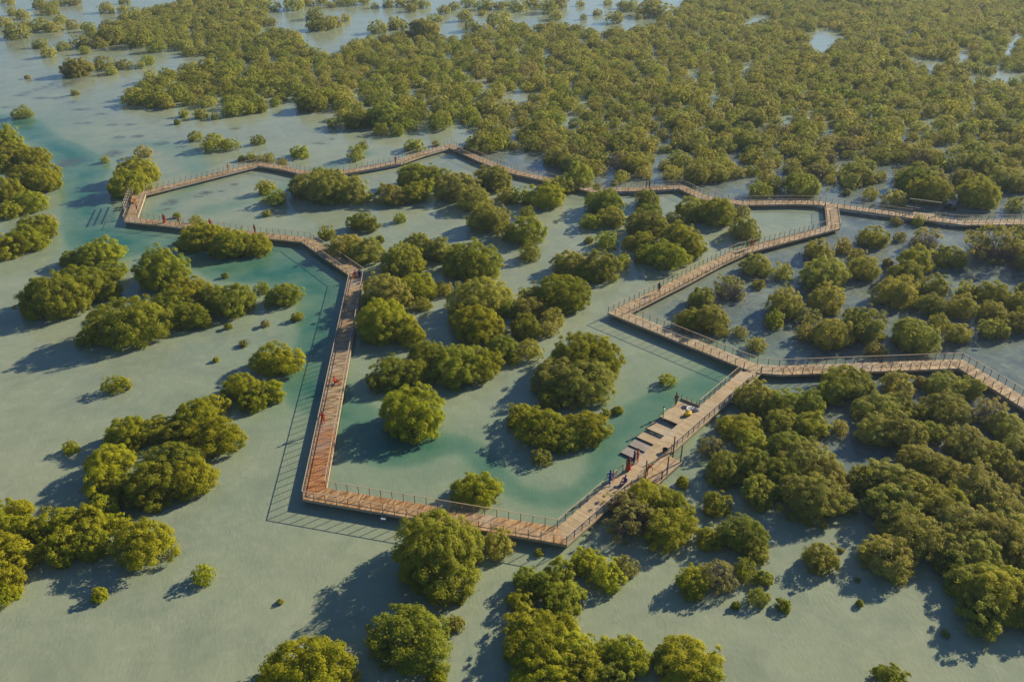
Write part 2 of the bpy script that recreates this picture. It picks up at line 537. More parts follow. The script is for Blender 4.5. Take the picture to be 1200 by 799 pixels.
# where the branches start: clear of the main walk
def main_edges(node, prev, nxt, branch):
    out = []
    for q in (prev, nxt):
        d = (q - node).normalized()
        nrm = left(d)
        if nrm.dot(branch) < 0: nrm = -nrm
        out.append((node + nrm * (WID / 2), nrm))
    return out
ji = 7
clipJ = main_edges(JX, RUN_INNER[ji - 1], RUN_INNER[ji + 1], dj_out)
clipK = main_edges(KX, RUN_LOOP[27], RUN_LOOP[29], dk_out)
def start_offsets(node, prev, nxt, branch):
    r = {}
    for q in (prev, nxt):
        d = (q - node).normalized()
        r[1 if left(branch).dot(d) > 0 else -1] = branch_trim(node, d, branch)
    return (r.get(1, WID / 2), r.get(-1, WID / 2))
offJ = start_offsets(JX, RUN_INNER[ji - 1], RUN_INNER[ji + 1], dj_out)
offK = start_offsets(KX, RUN_LOOP[27], RUN_LOOP[29], dk_out)

LEG_L = (RUN_LOOP[3] - RUN_LOOP[2]).length
BOT_L = (RUN_LOOP[2] - RUN_LOOP[1]).length
looks = {0: dict(mat=M_DECK_PALE, label='straight pale-planked stretch running to the launch platform'),
         1: dict(zones=[(0, 7.5, M_DECK_ORANGE), (7.5, 1e9, M_DECK_ORANGE)], mat=M_DECK_ORANGE, frame=M_RAIL, label='orange-planked stretch along the front'),
         2: dict(zones=[(0, 12.5, M_DECK_RED), (12.5, 1e9, M_DECK)], label='long straight leg, fresh red planks at its near end')}
build_run(RUN_LOOP, start_clip=clipJ, rail_start=offJ, branches=[(KX, dk_out)],
          gaps={(0, -1): [(13.2, 30.3)], (0, 1): [(23.6, 29.4)], (30, 1): [(0.6, 5.2)], (7, 1): [(4.0, 13.4)]}, looks=looks)
build_run(RUN_INNER, start_clip=clipK, rail_start=offK, branches=[(JX, dj_out)], looks={k: dict(mat=M_DECK_PALE) for k in (6, 7)})

ALL_POSTS.sort(key=lambda q: q[0] ** 2 + q[1] ** 2)
for (x, y, a, sec) in ALL_POSTS[:300]:
    link('post', post_mesh, sec, (x, y, DZ), a)
rest = MB()
for (x, y, a, sec) in ALL_POSTS[300:]:
    rest.box(x - 0.032, x + 0.032, y - 0.032, y + 0.032, DZ - 0.28, DZ + 1.0, 0.4)
if rest.f:
    o = rest.build('far_posts', M_POST, boardwalk); o['kind'] = 'stuff'

# ------------------------------------------------------------------ launch platform beside the diagonal
u2 = dj_out; n2 = Vector((u2.y, -u2.x))
def TV(t, v): return JX + u2 * t + n2 * v
plat = link('launch_platform', None, None, (*TV(18, 2.4), 0))
tag(plat, 'planked launch platform stepping down to the water beside the pale walkway', 'platform')
def slab(name, t0, t1, v0, v1, z, mat, parent, across=True, thick=0.06):
    inv = Vector((parent.location.x, parent.location.y))
    b = MB()
    k = max(1, int(round((t1 - t0) / 0.15)))
    for j in range(k):
        a0, a1 = t0 + (t1 - t0) * j / k, t0 + (t1 - t0) * (j + 1) / k - 0.01
        poly = [TV(a0, v0) - inv, TV(a1, v0) - inv, TV(a1, v1) - inv, TV(a0, v1) - inv]
        b.prism(poly, z - thick, z + rngb.uniform(-0.003, 0.003), min(1, max(0, rngb.gauss(0.55, 0.2))))
    o = b.build(name, mat, parent)
    e = MB()
    for (p0, p1) in (((t0, v1), (t1, v1)), ((t0, v0), (t0, v1)), ((t1, v0), (t1, v1))):
        q0, q1 = TV(*p0) - inv, TV(*p1) - inv
        e.bar((q0.x, q0.y, z - 0.13), (q1.x, q1.y, z - 0.13), 0.07, 0.16, 0.5)
    e.build('edge_board', M_BEAM, o)
    lg = MB()
    for t in (t0 + 0.15, t1 - 0.15):
        for v in ((v0 + v1) / 2, v1 - 0.2 if v1 > 0 else v1 + 0.2):
            q = TV(t, v) - inv
            lg.tube([(q.x, q.y, -0.5), (q.x, q.y, max(z - 0.05, 0.05))], [0.09, 0.09], 6)
    lg.build('piles', M_PILE, o)
    return o
V0, V1 = 1.21, 3.72
slab('upper_deck', 13.2, 18.2, V0, V1, DZ + 0.006, M_DECK_PALE, plat)
slab('step_slab', 18.26, 19.6, V0, V1, 0.40, M_DECK_GREY, plat)
slab('step_slab', 19.66, 21.35, V0, V1, DZ - 0.02, M_DECK_PALE, plat)
slab('step_slab', 21.41, 23.3, V0, V1, 0.52, M_DECK_PALE, plat)
slab('step_slab', 23.36, 25.0, V0, V1, 0.36, M_DECK_GREY, plat)
slab('step_slab', 25.06, 26.7, V0, V1, 0.22, M_DECK_GREY, plat)
kb = MB()
inv = Vector((plat.location.x, plat.location.y))
q0, q1 = TV(13.15, 1.0) - inv, TV(13.15, V1) - inv
kb.bar((q0.x, q0.y, DZ + 0.12), (q1.x, q1.y, DZ + 0.12), 0.12, 0.22, 0.4)
kb.build('end_kerb', M_DECK, plat)
for (t, v) in ((13.15, V1 - 0.1), (13.3, V1 - 0.9), (13.15, 2.2), (13.1, 1.5)):
    q = TV(t, v) - inv
    pb = MB(); pb.tube([(0, 0, -0.4), (0, 0, DZ + 0.75)], [0.05, 0.045], 6, 0.4)
    pb.build('mooring_post', M_POST, plat, (q.x, q.y, 0))

bay = link('side_platform', None, None, (*TV(26.7, -2.0), 0))
tag(bay, 'low side platform with tall dark posts opposite the launch steps', 'platform')
slab('lower_deck', 24.1, 29.3, -1.21, -2.85, 0.50, M_DECK, bay)
inv = Vector((bay.location.x, bay.location.y))
tops = {}
for (t, v, z0, h) in ((23.4, -1.27, -0.3, 2.1 + DZ), (24.25, -2.72, -0.3, 2.0 + DZ), (27.2, -2.72, -0.3, 2.1 + DZ), (29.35, -1.27, -0.3, 2.1 + DZ), (28.3, -2.72, -0.3, 1.6)):
    q = TV(t, v) - inv
    pb = MB(); pb.tube([(0, 0, z0), (0, 0, h)], [0.085, 0.075], 8, 0.45)
    pb.tube([(0, 0, h), (0, 0, h + 0.03)], [0.095, 0.05], 8, 0.9)
    pb.build('tall_post', M_POST, bay, (q.x, q.y, 0))
hr = MB()
for (a, b, za, zb) in (((23.4, -1.27), (26.4, -1.27), DZ + 0.95, DZ + 0.95), ((26.4, -1.27), (29.35, -1.27), DZ + 0.95, DZ + 0.95),
                       ((27.2, -2.72), (28.3, -2.72), 1.5, 1.5), ((24.25, -2.72), (27.2, -2.72), 1.5, 1.5)):
    q0, q1 = TV(*a) - inv, TV(*b) - inv
    hr.bar((q0.x, q0.y, za), (q1.x, q1.y, zb), 0.06, 0.06, 0.6)
hr.build('handrail', M_POST, bay)

# ------------------------------------------------------------------ viewing screen on the west deck
A, B = RUN_LOOP[7], RUN_LOOP[8]
d = (B - A).normalized(); nl = left(d); L = (B - A).length
scr0 = A + d * 7 + nl * (WID / 2 + 0.12)
screen = link('viewing_screen', None, None, (scr0.x, scr0.y, 0), math.atan2(d.y, d.x))
tag(screen, 'tall open slatted viewing screen on the west end of the boardwalk', 'screen')
for k, s in enumerate(np.linspace(-4.2, 5.6, 7)):
    b = MB(); b.box(-0.06, 0.06, -0.06, 0.06, -0.4, DZ + 2.5 + (0.25 if k % 2 else 0), 0.7)
    b.build('screen_post', M_PILE, screen, (s, 0, 0))
for z in (1.15, 1.75, 2.3):
    b = MB(); b.bar((-4.3, 0.08, DZ + z), (5.7, 0.08, DZ + z), 0.05, 0.14, 0.7)
    b.build('cross_rail', M_PILE, screen)
for s in np.linspace(-3.6, 1.2, 10):
    b = MB(); b.box(-0.06, 0.06, 0.11, 0.15, DZ + 0.2, DZ + 2.35, 0.8)
    b.build('slat', M_PILE, screen, (float(s), 0, 0))

# red bench-like storage on that deck
for k, (s, off) in enumerate(((11.2, 0.55), (9.6, 0.6))):
    c = A + d * s + nl * off
    bench = link('bench', None, None, (c.x, c.y, DZ + 0.004), math.atan2(d.y, d.x))
    tag(bench, ('red timber bench nearest the screen top end' if k == 0 else 'red timber bench below the first one') + ' on the west deck', 'bench', 'red benches on the west deck')
    for j in range(4):
        b = MB(); b.box(-0.65, 0.65, -0.2 + j * 0.105, -0.11 + j * 0.105, 0.42, 0.46, rngb.random()); b.build('seat_board', M_DECK_RED, bench)
    for sx in (-0.5, 0.5):
        b = MB(); b.box(sx - 0.05, sx + 0.05, -0.18, 0.19, 0.0, 0.42, 0.3); b.build('leg', M_DECK_RED, bench)
    for j in range(3):
        b = MB(); b.box(-0.65, 0.65, 0.215, 0.245, 0.52 + j * 0.13, 0.62 + j * 0.13, rngb.random()); b.build('back_board', M_DECK_RED, bench)
    b = MB()
    for sx in (-0.5, 0.5): b.box(sx - 0.04, sx + 0.04, 0.247, 0.29, 0.0, 0.9, 0.3)
    b.build('back_frame', M_DECK_RED, bench)

# ------------------------------------------------------------------ overhead frame on the upper right walk
A, B = RUN_LOOP[30], RUN_LOOP[31]
d = (B - A).normalized(); nl = left(d)
c = A + d * 2.8 + nl * (WID / 2 + 0.95)
gate = link('overhead_frame', None, None, (c.x, c.y, 0), math.atan2(d.y, d.x))
tag(gate, 'timber bay with an overhead beam frame behind the upper right walkway', 'frame')
for sx in (-1.9, 2.3):
    b = MB(); b.box(sx - 0.09, sx + 0.09, 0.70, 0.88, -0.4, DZ + 2.35, 0.4); b.build('post', M_POST, gate)
b = MB(); b.box(-3.2, 2.5, 0.68, 0.90, DZ + 2.35, DZ + 2.52, 0.7); b.build('beam', M_PILE, gate)
b = MB()
for k in range(29): b.box(-2.1 + k * 0.152, -2.1 + k * 0.152 + 0.142, -0.92, 0.68, DZ - 0.05, DZ, rngb.random())
o = b.build('planks', M_DECK, gate); o['kind'] = 'stuff'
b = MB(); b.bar((-3.6, 0.6, DZ + 1.0), (-1.0, 0.6, DZ + 0.9), 0.08, 0.06, 0.8); b.build('rail', M_RAIL, gate)
for sx in (-3.6, -1.1):
    b = MB(); b.box(sx - 0.06, sx + 0.06, 0.54, 0.66, -0.4, DZ + 1.0, 0.5); b.build('short_post', M_POST, gate)

# ------------------------------------------------------------------ mangroves: crowns and trunks
def leaf_quads(C, N, size, asp, rng):
    """one bent-free quad per leaf spray: centres C, normals N"""
    n = len(C)
    r = rng.normal(size=(n, 3))
    T = np.cross(N, r); T /= np.linalg.norm(T, axis=1)[:, None] + 1e-9
    Bv = np.cross(N, T)
    T = T * (size * 0.5)[:, None]; Bv = Bv * (size * asp * 0.5)[:, None]
    V = np.stack([C - T - Bv * 0.6, C + T * 0.15 - Bv, C + T + Bv * 0.5, C - T * 0.2 + Bv], 1)
    return V.reshape(-1, 3)

def lobes_for(rng, R, Hh, n, spread=1.0):
    out = [(np.array([0, 0, Hh * 0.42]), np.array([R * 0.74, R * 0.74, Hh * 0.57]))]
    for k in range(n):
        a = 2 * math.pi * (k + rng.uniform(-0.35, 0.35)) / n
        rr = R * rng.uniform(0.40, 0.62) * spread
        s = R * rng.uniform(0.34, 0.50)
        out.append((np.array([rr * math.cos(a), rr * math.sin(a), Hh * rng.uniform(0.20, 0.46)]),
                    np.array([s, s, max(s * rng.uniform(0.75, 1.0), Hh * 0.32)])))
    for k in range(max(2, n // 3)):
        a = rng.uniform(0, 6.28); rr = R * rng.uniform(0.1, 0.38); s = R * rng.uniform(0.26, 0.36)
        out.append((np.array([rr * math.cos(a), rr * math.sin(a), Hh * rng.uniform(0.62, 0.78)]), np.array([s, s, s * 0.72])))
    return out

def crown_points(rng, R, Hh, nl, spacing, low_cut, spread=1.0):
    """clump centres spread over the outside of a union of lobes"""
    L = lobes_for(rng, R, Hh, nl, spread)
    pts, nrm = [], []
    for li, (c, s) in enumerate(L):
        area = 4 * math.pi * ((s[0] * s[0] + 2 * s[0] * s[2]) / 3)
        k = int(area / (spacing ** 2) * 1.3) + 4
        D = rng.normal(size=(k, 3)); D /= np.linalg.norm(D, axis=1)[:, None]
        p = c + D * s * (rng.uniform(0.82, 1.10, size=(k, 1)) + 0.24 * (rng.uniform(size=(k, 1)) < 0.15))
        nn = D / s; nn /= np.linalg.norm(nn, axis=1)[:, None]
        keep = p[:, 2] > low_cut
        for lj, (c2, s2) in enumerate(L):
            if lj != li: keep &= (((p - c2) / s2) ** 2).sum(1) > 0.72
        pts.append(p[keep]); nrm.append(nn[keep])
    return np.concatenate(pts), np.concatenate(nrm), L

def crown_arrays(seed, diam, height, nl, clump, leaf, per, sparse=0.0, spread=1.0, fill=0):
    rng = np.random.RandomState(seed)
    R = diam / 2
    P_, N_, L = crown_points(rng, R, height, nl, clump * 1.05, 0.03 * height, spread)
    if sparse > 0:
        hgt = P_[:, 2] / height
        keep = rng.uniform(size=len(P_)) > sparse * np.clip(1.35 - hgt * 1.25, 0, 1)
        P_, N_ = P_[keep], N_[keep]
    n = len(P_)
    rc = clump * rng.uniform(0.42, 0.80, size=n)
    ct = rng.uniform(0.0, 1.0, size=n)
    idx = np.repeat(np.arange(n), per)
    D = rng.normal(size=(len(idx), 3)); D /= np.linalg.norm(D, axis=1)[:, None]
    D = D + N_[idx] * 0.75 + np.array([0, 0, 0.25]); D /= np.linalg.norm(D, axis=1)[:, None]
    C = P_[idx] + D * (rc[idx] * rng.uniform(0.45, 1.05, size=len(idx)))[:, None]
    N = D + rng.normal(size=D.shape) * 0.34 + np.array([0, 0, 0.45]); N /= np.linalg.norm(N, axis=1)[:, None]
    size = leaf * rng.uniform(0.55, 1.6, size=len(idx))
    V = leaf_quads(C, N, size, rng.uniform(0.5, 0.85, size=len(idx)), rng)
    tint = np.clip(0.5 * ct[idx] + 0.5 * rng.uniform(size=len(idx)), 0, 1)
    if fill:                                              # the leaves deeper inside the crown
        for (c, s) in L:
            k = int(fill * s[0] * s[2])
            Di = rng.normal(size=(k, 3)); Di /= np.linalg.norm(Di, axis=1)[:, None]
            Ci = c + Di * s * rng.uniform(0.45, 0.80, size=(k, 1))
            ok = Ci[:, 2] > 0.04 * height
            Ci, Di = Ci[ok], Di[ok]
            Ni = Di + rng.normal(size=Di.shape) * 0.3; Ni /= np.linalg.norm(Ni, axis=1)[:, None]
            V = np.concatenate([V, leaf_quads(Ci, Ni, np.full(len(Ci), leaf * 2.2), np.full(len(Ci), 0.8), rng)])
            tint = np.concatenate([tint, rng.uniform(0.2, 0.8, size=len(Ci))])
    ext = np.percentile(V[:, :2], 99, axis=0) - np.percentile(V[:, :2], 1, axis=0)
    k = diam / ext.mean()
    V[:, :2] *= k
    V[:, 2] *= height / np.percentile(V[:, 2], 99.5)
    V[:, 2] = np.maximum(V[:, 2], 0.02)
    return V, np.repeat(tint, 4), [(c * np.array([k, k, 1]), s) for c, s in L]

def crown_mesh(name, V, tint, mat):
    me = bpy.data.meshes.new(name)
    quads(me, V, np.arange(len(V)).reshape(-1, 4))
    a = me.attributes.new('tint', 'FLOAT', 'POINT')
    a.data.foreach_set('value', tint.astype(np.float32))
    me.materials.append(mat)
    return me

def trunk_mesh(seed, diam, height, L, twigs=0):
    rng = random.Random(seed)
    b = MB()
    k = diam / 9.0
    for (c, s) in L[:9]:
        base = Vector((rng.uniform(-0.05, 0.05) * diam, rng.uniform(-0.05, 0.05) * diam, -0.35))
        tip = Vector(c) * 0.95
        mid = base.lerp(tip, 0.5) + Vector((rng.uniform(-.05, .05) * diam, rng.uniform(-.05, .05) * diam, 0.06 * height))
        b.tube([base, base.lerp(mid, 0.5) + Vector((0, 0, 0.03 * height)), mid, tip], [0.13 * k + 0.02, 0.10 * k + 0.015, 0.07 * k + 0.01, 0.02], 5)
        for j in range(3):
            e = tip + Vector((rng.uniform(-1, 1) * s[0], rng.uniform(-1, 1) * s[1], rng.uniform(-0.2, 0.8) * s[2])) * 0.75
            b.tube([mid.lerp(tip, rng.uniform(0.2, 0.9)), e], [0.035 * k + 0.008, 0.008], 4)
    for j in range(twigs):
        a = rng.uniform(0, 6.283); rr = diam * 0.5 * math.sqrt(rng.uniform(0.12, 1.0))
        h = height * (1 - (rr / (diam * 0.53)) ** 2.4) * rng.uniform(0.35, 0.98) + 0.15
        p0 = Vector((rr * 0.62 * math.cos(a), rr * 0.62 * math.sin(a), -0.1 + 0.25 * h * rng.random()))
        p1 = Vector((rr * math.cos(a + rng.uniform(-.2, .2)), rr * math.sin(a + rng.uniform(-.2, .2)), h))
        b.tube([p0, p1], [0.022, 0.010], 3)
    return b.mesh('trunk', M_TWIG if twigs else M_BARK)

KINDS = {}
def make_kind(key, count, diam, height, nl, clump, leaf, per, sparse=0.0, twigs=0):
    out = []
    for k in range(count):
        V, t, L = crown_arrays(hash((key, k)) % 9973 if False else sum(map(ord, key)) * 31 + k * 101, diam, height * (0.92 + 0.06 * (k % 3)), nl + (k % 3) - 1, clump, leaf, per, sparse, 1.0, 0 if sparse else 80 / leaf ** 0.5 / 2.4)
        out.append((crown_mesh('crown', V, t, M_LEAF), trunk_mesh(k * 7 + len(key), diam, height, L, twigs), diam, height))
    KINDS[key] = out
make_kind('large', 8, 9.0, 5.4, 10, 1.00, 0.145, 150)
make_kind('medium', 7, 6.0, 4.2, 6, 0.90, 0.140, 130)
make_kind('small', 5, 3.4, 2.6, 4, 0.64, 0.13, 80)
make_kind('twiggy', 5, 6.0, 4.0, 6, 0.80, 0.16, 70, 0.85, 420)
make_kind('seedling', 4, 1.6, 1.3, 3, 0.36, 0.12, 40)

HUES = {'y': (0.335, 0.338, 0.020), 'g': (0.272, 0.294, 0.030), 'o': (0.340, 0.330, 0.070), 't': (0.335, 0.300, 0.105)}
HUE_WORD = {'y': 'yellow-green', 'g': 'deep green', 'o': 'olive', 't': 'twiggy grey-olive'}

TREES = [  # (offset x, offset y, pixels per photo pixel, "cx cy w hue, ...") crown centre and width
(0, 200, 3.993, "190 50 150 y,30 95 140 y,140 150 140 y,45 185 120 y,215 15 110 y,110 10 130 y,90 45 80 g,165 265 170 y,110 325 170 y,40 360 150 y,225 230 70 t,"
 "490 365 170 y,345 410 120 g,430 400 150 g,520 470 130 g,370 540 240 g,255 600 250 g,480 560 130 g,755 470 240 g,595 710 300 g,405 785 100 y,"
 "880 560 190 y,790 620 170 g,880 680 170 g,1000 590 150 g,1085 605 210 g,950 310 180 y,910 340 110 g,1090 340 180 y,1190 340 150 y,605 65 170 y,640 5 170 y,920 235 60 y,828 210 36 y,1055 492 32 g,1070 728 36 y"),
(300, 200, 3.993, "43 82 76 y,88 130 104 g,240 80 150 o,350 85 200 o,450 100 150 o,310 40 120 o,50 200 40 o,500 245 120 g,330 295 72 y,430 350 160 o,520 370 170 o,580 320 44 g,"
 "25 330 120 y,745 30 150 g,835 25 150 g,630 115 130 o,735 105 130 y,795 75 90 y,935 75 180 o,1110 40 160 o,1025 135 160 o,1170 115 90 o,675 224 54 g,1090 225 170 o,1170 280 100 o,"
 "760 345 140 o,850 370 140 o,690 420 190 g,740 455 110 y,880 390 110 o,1015 420 240 g,860 540 60 o,890 560 70 o,750 540 170 y,610 570 230 o,780 625 80 o,590 710 230 y,710 760 150 y,"
 "1050 600 260 o,1040 720 220 y,1170 650 100 g,135 580 150 g,25 555 70 g,190 685 50 y,45 715 40 t"),
(600, 200, 3.993, "30 120 110 g,160 120 160 y,70 200 70 g,60 280 170 g,85 385 100 g,240 75 110 o,310 35 150 g,430 150 160 g,470 220 120 o,370 240 100 g,445 330 110 g,360 325 40 o,"
 "630 135 120 g,640 195 110 g,630 255 180 o,600 330 130 g,790 330 190 y,720 400 180 y,640 375 110 g,520 425 80 g,605 415 60 g,270 430 150 o,410 450 180 g,350 480 120 y,"
 "230 570 240 y,90 590 120 o,80 640 150 o,10 660 60 y,65 740 140 g,190 690 110 o,170 740 90 t,830 190 140 o,960 190 190 g,760 230 80 t,1090 270 150 o,1080 200 80 t,"
 "1145 440 150 o,1025 550 160 t,890 600 150 o,830 700 150 y,930 700 170 o,1155 530 56 y,1160 90 110 g,480 60 34 o,400 70 30 o"),
(900, 200, 3.993, "30 70 100 g,160 65 170 g,290 40 60 t,390 50 100 o,480 110 70 o,370 100 40 o,590 130 110 t,700 40 180 g,760 90 190 y,990 105 200 y,920 40 130 o,1080 40 150 o,1170 60 120 o,1170 160 100 o,"
 "495 315 140 o,615 310 60 t,705 225 66 y,740 320 140 t,355 355 90 t,240 370 140 o,65 470 100 o,265 480 220 o,275 600 180 o,450 460 150 o,420 400 80 t,690 420 160 y,850 400 160 o,640 480 160 g,600 570 190 o,770 550 150 o,560 430 50 t,"
 "1060 350 240 t,1160 370 120 o,1190 310 60 y,1050 570 160 g,930 560 100 o,900 640 150 o,770 630 150 o,1160 610 120 o,1050 660 120 o,1060 740 120 o,1160 710 120 o,800 720 110 o,890 760 120 o,"
 "80 620 180 o,30 700 100 g,450 720 220 o,300 770 180 o,690 770 220 o,180 760 100 t,1250 420 160 o,1260 560 160 o,1250 680 160 g,1250 330 150 o"),
(0, 400, 3.993, "545 200 105 y,330 495 72 y,1010 85 30 y,1140 10 40 t,595 430 180 y,730 410 170 g,920 350 200 y,1000 440 240 y,1010 300 120 y,860 430 170 g,"
 "520 560 200 y,480 650 190 y,800 570 240 g,900 640 210 y,720 680 240 g,560 690 180 g,60 790 150 y,470 790 160 y,1130 215 150 y"),
(300, 400, 3.993, "65 235 130 y,-10 265 150 y,100 75 210 y,620 150 190 g,740 150 160 g,730 330 290 y,950 110 250 g,800 60 150 g,1060 100 200 y,1150 30 150 g,1030 690 200 y"),
(600, 400, 3.993, "350 70 290 y,220 170 220 o,340 190 260 o,190 270 120 g,85 40 110 o,10 80 70 y,150 400 230 y,340 400 200 y,50 340 120 y,240 440 180 g,140 540 90 o,435 340 50 y,495 320 50 y,20 385 80 y,730 180 70 y,"
 "650 740 220 y,740 775 200 y,530 760 150 t,1075 400 180 y,1120 470 130 y,930 490 120 t,1000 590 190 g,1120 580 180 g,960 760 130 g,1150 690 160 g,1140 270 180 o,800 660 60 y"),
(900, 400, 3.993, "60 290 170 g,180 290 150 g,200 390 160 y,60 380 150 g,340 410 80 t,380 190 210 g,300 240 130 g,610 200 140 o,720 190 60 t,830 210 150 o,940 215 130 o,"
 "520 310 200 o,620 300 160 g,830 310 220 g,500 420 160 o,620 420 200 o,760 420 120 g,930 480 200 o,1040 330 150 t,1120 400 170 o,1170 500 150 o,1060 540 180 o,720 560 190 o,800 610 180 o,"
 "100 500 200 g,180 560 240 o,280 640 230 o,60 620 200 g,200 720 260 o,20 700 120 y,350 760 120 o,560 650 240 o,450 660 170 g,690 720 250 o,960 680 250 o,1050 740 250 o,850 770 200 y,600 760 240 o,1250 520 180 o,1260 650 220 o"),
(0, 599, 3.993, "30 80 140 y,110 90 150 y,60 220 190 y,20 330 160 y,100 200 110 y,260 60 180 y,280 160 190 y,420 60 190 y,430 150 160 y,555 50 100 y,660 150 270 y,25 400 100 y,465 390 70 y,950 300 100 y,-70 200 240 y,-60 60 220 y"),
(300, 599, 3.993, "845 195 430 g,1130 150 150 o,715 585 350 g,930 520 80 o,840 785 100 y,238 760 400 y,955 420 40 o,115 420 30 o"),
(600, 599, 3.993, "745 70 230 y,560 40 220 t,1080 110 190 g,930 120 130 y,1140 190 120 g,850 320 150 y,960 300 160 t,1100 280 110 g,1155 400 90 g,1180 310 80 g,1050 440 40 g,"
 "345 235 130 y,440 290 170 y,530 260 110 t,220 290 150 g,70 320 130 g,150 350 140 g,250 400 160 g,230 450 160 g,40 420 120 y,60 520 180 y,200 560 220 y,100 650 240 y,280 650 200 y,150 760 250 y,330 740 200 y,"
 "450 650 140 y,550 680 180 y,480 780 170 g,830 700 270 y,720 690 120 g,900 790 180 y,125 190 40 y"),
(900, 599, 3.993, "250 215 150 o,340 180 30 t,75 440 68 y,430 430 36 g,420 320 24 t,830 570 36 t,585 790 150 y,560 210 220 o,480 190 100 o,700 120 260 o,620 60 200 o,830 150 230 o,900 60 250 o,1050 100 220 o,"
 "1000 180 200 o,880 250 160 g,1100 40 200 o,1150 130 150 o,1000 330 220 g,1080 400 260 y,1000 480 200 g,1150 350 180 y,880 370 70 y,1180 470 150 g,1180 240 80 t,1270 200 250 o,1270 420 260 g"),
(0, 0, 3.993, "105 530 80 g,360 318 130 o,490 303 90 g,518 332 60 o,582 303 70 o,690 287 70 g,655 308 40 o,232 248 70 o,295 218 66 o,370 200 80 o,415 210 60 o,395 238 50 o,465 205 70 o,185 207 64 o,75 152 110 o,255 130 66 o,190 120 100 o,130 120 50 o,"
 "345 118 66 o,285 95 60 o,105 72 66 o,60 60 50 o,230 50 70 o,190 25 70 o,250 22 50 o,35 8 60 o,300 12 50 o,350 8 60 o,500 38 80 o,572 47 50 o,580 5 50 o,15 110 70 o,515 175 120 g,645 190 110 g,732 222 80 g,815 205 70 o,605 468 80 g,690 460 110 g,755 470 90 g,"
 "860 532 50 g,938 535 60 g,1010 546 40 o,1085 515 95 g,1165 508 80 g,915 638 64 g,1000 670 110 g,1080 678 75 g,828 572 30 g,490 750 40 o,1130 742 36 o,1175 735 50 g,670 712 70 t,130 362 26 t,350 435 34 t,"
 "20 640 130 y,60 720 150 y,150 740 150 y,10 770 110 y"),
(300, 0, 3.993, "205 712 84 g,465 722 80 o,497 682 50 g,742 680 88 g,842 672 36 g,362 575 60 g,10 657 60 g,20 740 40 o,60 745 60 o,122 760 44 o,470 560 130 g,605 540 150 g,580 605 70 g,660 610 70 g,715 555 90 g,860 572 110 g,265 480 130 g,230 440 100 g,195 425 60 g,970 570 30 o,"
 "275 68 80 o,420 85 46 o,180 20 100 o,70 32 70 o,65 105 60 o,320 110 110 o,270 120 70 o,360 105 80 o,570 130 90 o,658 112 90 o,785 140 130 o,840 85 60 o,880 50 56 o,930 30 60 o,978 80 70 o,1060 60 40 o,1065 28 70 o,1130 100 100 o,1010 125 80 o,1070 135 60 o,1170 70 44 o,1170 17 40 o,995 10 80 o,"
 "555 28 40 o,620 18 60 o,725 40 60 t,355 25 40 o,395 5 60 o,240 8 60 o,310 8 60 o,450 8 70 o,510 6 60 o,680 12 60 o,740 10 70 o,790 20 60 o,1110 675 110 y,1040 680 120 o,1090 25 60 o,1140 30 50 o"),
(600, 0, 3.993, "160 38 85 o,200 75 70 o,30 30 80 o,90 10 80 o,210 8 100 o,320 18 36 o,450 12 40 o,400 60 44 o,335 82 36 o,475 85 85 o,520 25 60 o,560 28 80 o,640 45 110 o,720 55 90 o,650 10 70 o,720 90 80 o,780 75 40 o,595 80 34 o,680 15 40 o"),
]
FOREST = [(300, 52), (318, 34), (345, 36), (362, 58), (398, 62), (412, 46), (450, 40), (480, 36), (520, 42), (560, 40), (600, 27), (650, 27), (700, 34),
          (740, 33), (780, 26), (800, 8), (810, -22), (1420, -22), (1420, 205), (1200, 203), (1000, 205), (880, 203), (800, 205), (735, 203), (690, 200), (660, 188),
          (640, 186), (640, 168), (600, 166), (565, 160), (550, 132), (492, 138), (475, 145), (405, 143), (398, 122), (380, 114), (345, 96), (338, 112),
          (300, 126), (250, 118), (190, 120), (145, 115), (172, 90), (215, 73), (240, 73), (245, 62), (213, 58), (210, 49), (175, 46), (118, 46),
          (100, 32), (140, 22), (165, 10), (205, 4), (225, -12), (300, -12), (312, 8), (302, 30)]
GAPS = [[(945, 32), (968, 27), (992, 32), (985, 45), (972, 63), (948, 58)], [(1175, 62), (1180, 40), (1192, 28), (1198, 45), (1186, 64)], [(1112, 62), (1122, 46), (1142, 50), (1138, 70), (1118, 72)],
        [(1134, 92), (1140, 82), (1215, 76), (1215, 86), (1160, 94)], [(1017, 138), (1018, 118), (1027, 118), (1026, 138)], [(1038, 114), (1044, 96), (1054, 98), (1050, 114)],
        [(1138, 166), (1143, 140), (1153, 140), (1150, 164)], [(1052, 198), (1056, 182), (1078, 182), (1076, 198)], [(810, 96), (814, 77), (825, 80), (822, 96)], [(868, 26), (880, 13), (903, 12), (905, 22), (880, 28)],
        [(702, 188), (706, 160), (720, 160), (728, 186)], [(760, 181), (764, 168), (783, 168), (780, 181)], [(955, 22), (955, 14), (962, 14), (962, 22)], [(1040, 15), (1046, 8), (1056, 10), (1050, 16)],
        [(900, 20), (915, 16), (920, 22), (905, 25)], [(1138, 120), (1142, 110), (1152, 112), (1150, 122)], [(965, 192), (972, 175), (985, 178), (980, 195)], [(912, 140), (916, 130), (928, 134), (924, 144)], [(1010, 108), (1016, 92), (1030, 94), (1022, 108)]]

def inside(poly, x, y):
    r = False
    j = len(poly) - 1
    for i in range(len(poly)):
        (xi, yi), (xj, yj) = poly[i], poly[j]
        if (yi > y) != (yj > y) and x < (xj - xi) * (y - yi) / (yj - yi) + xi: r = not r
        j = i
    return r

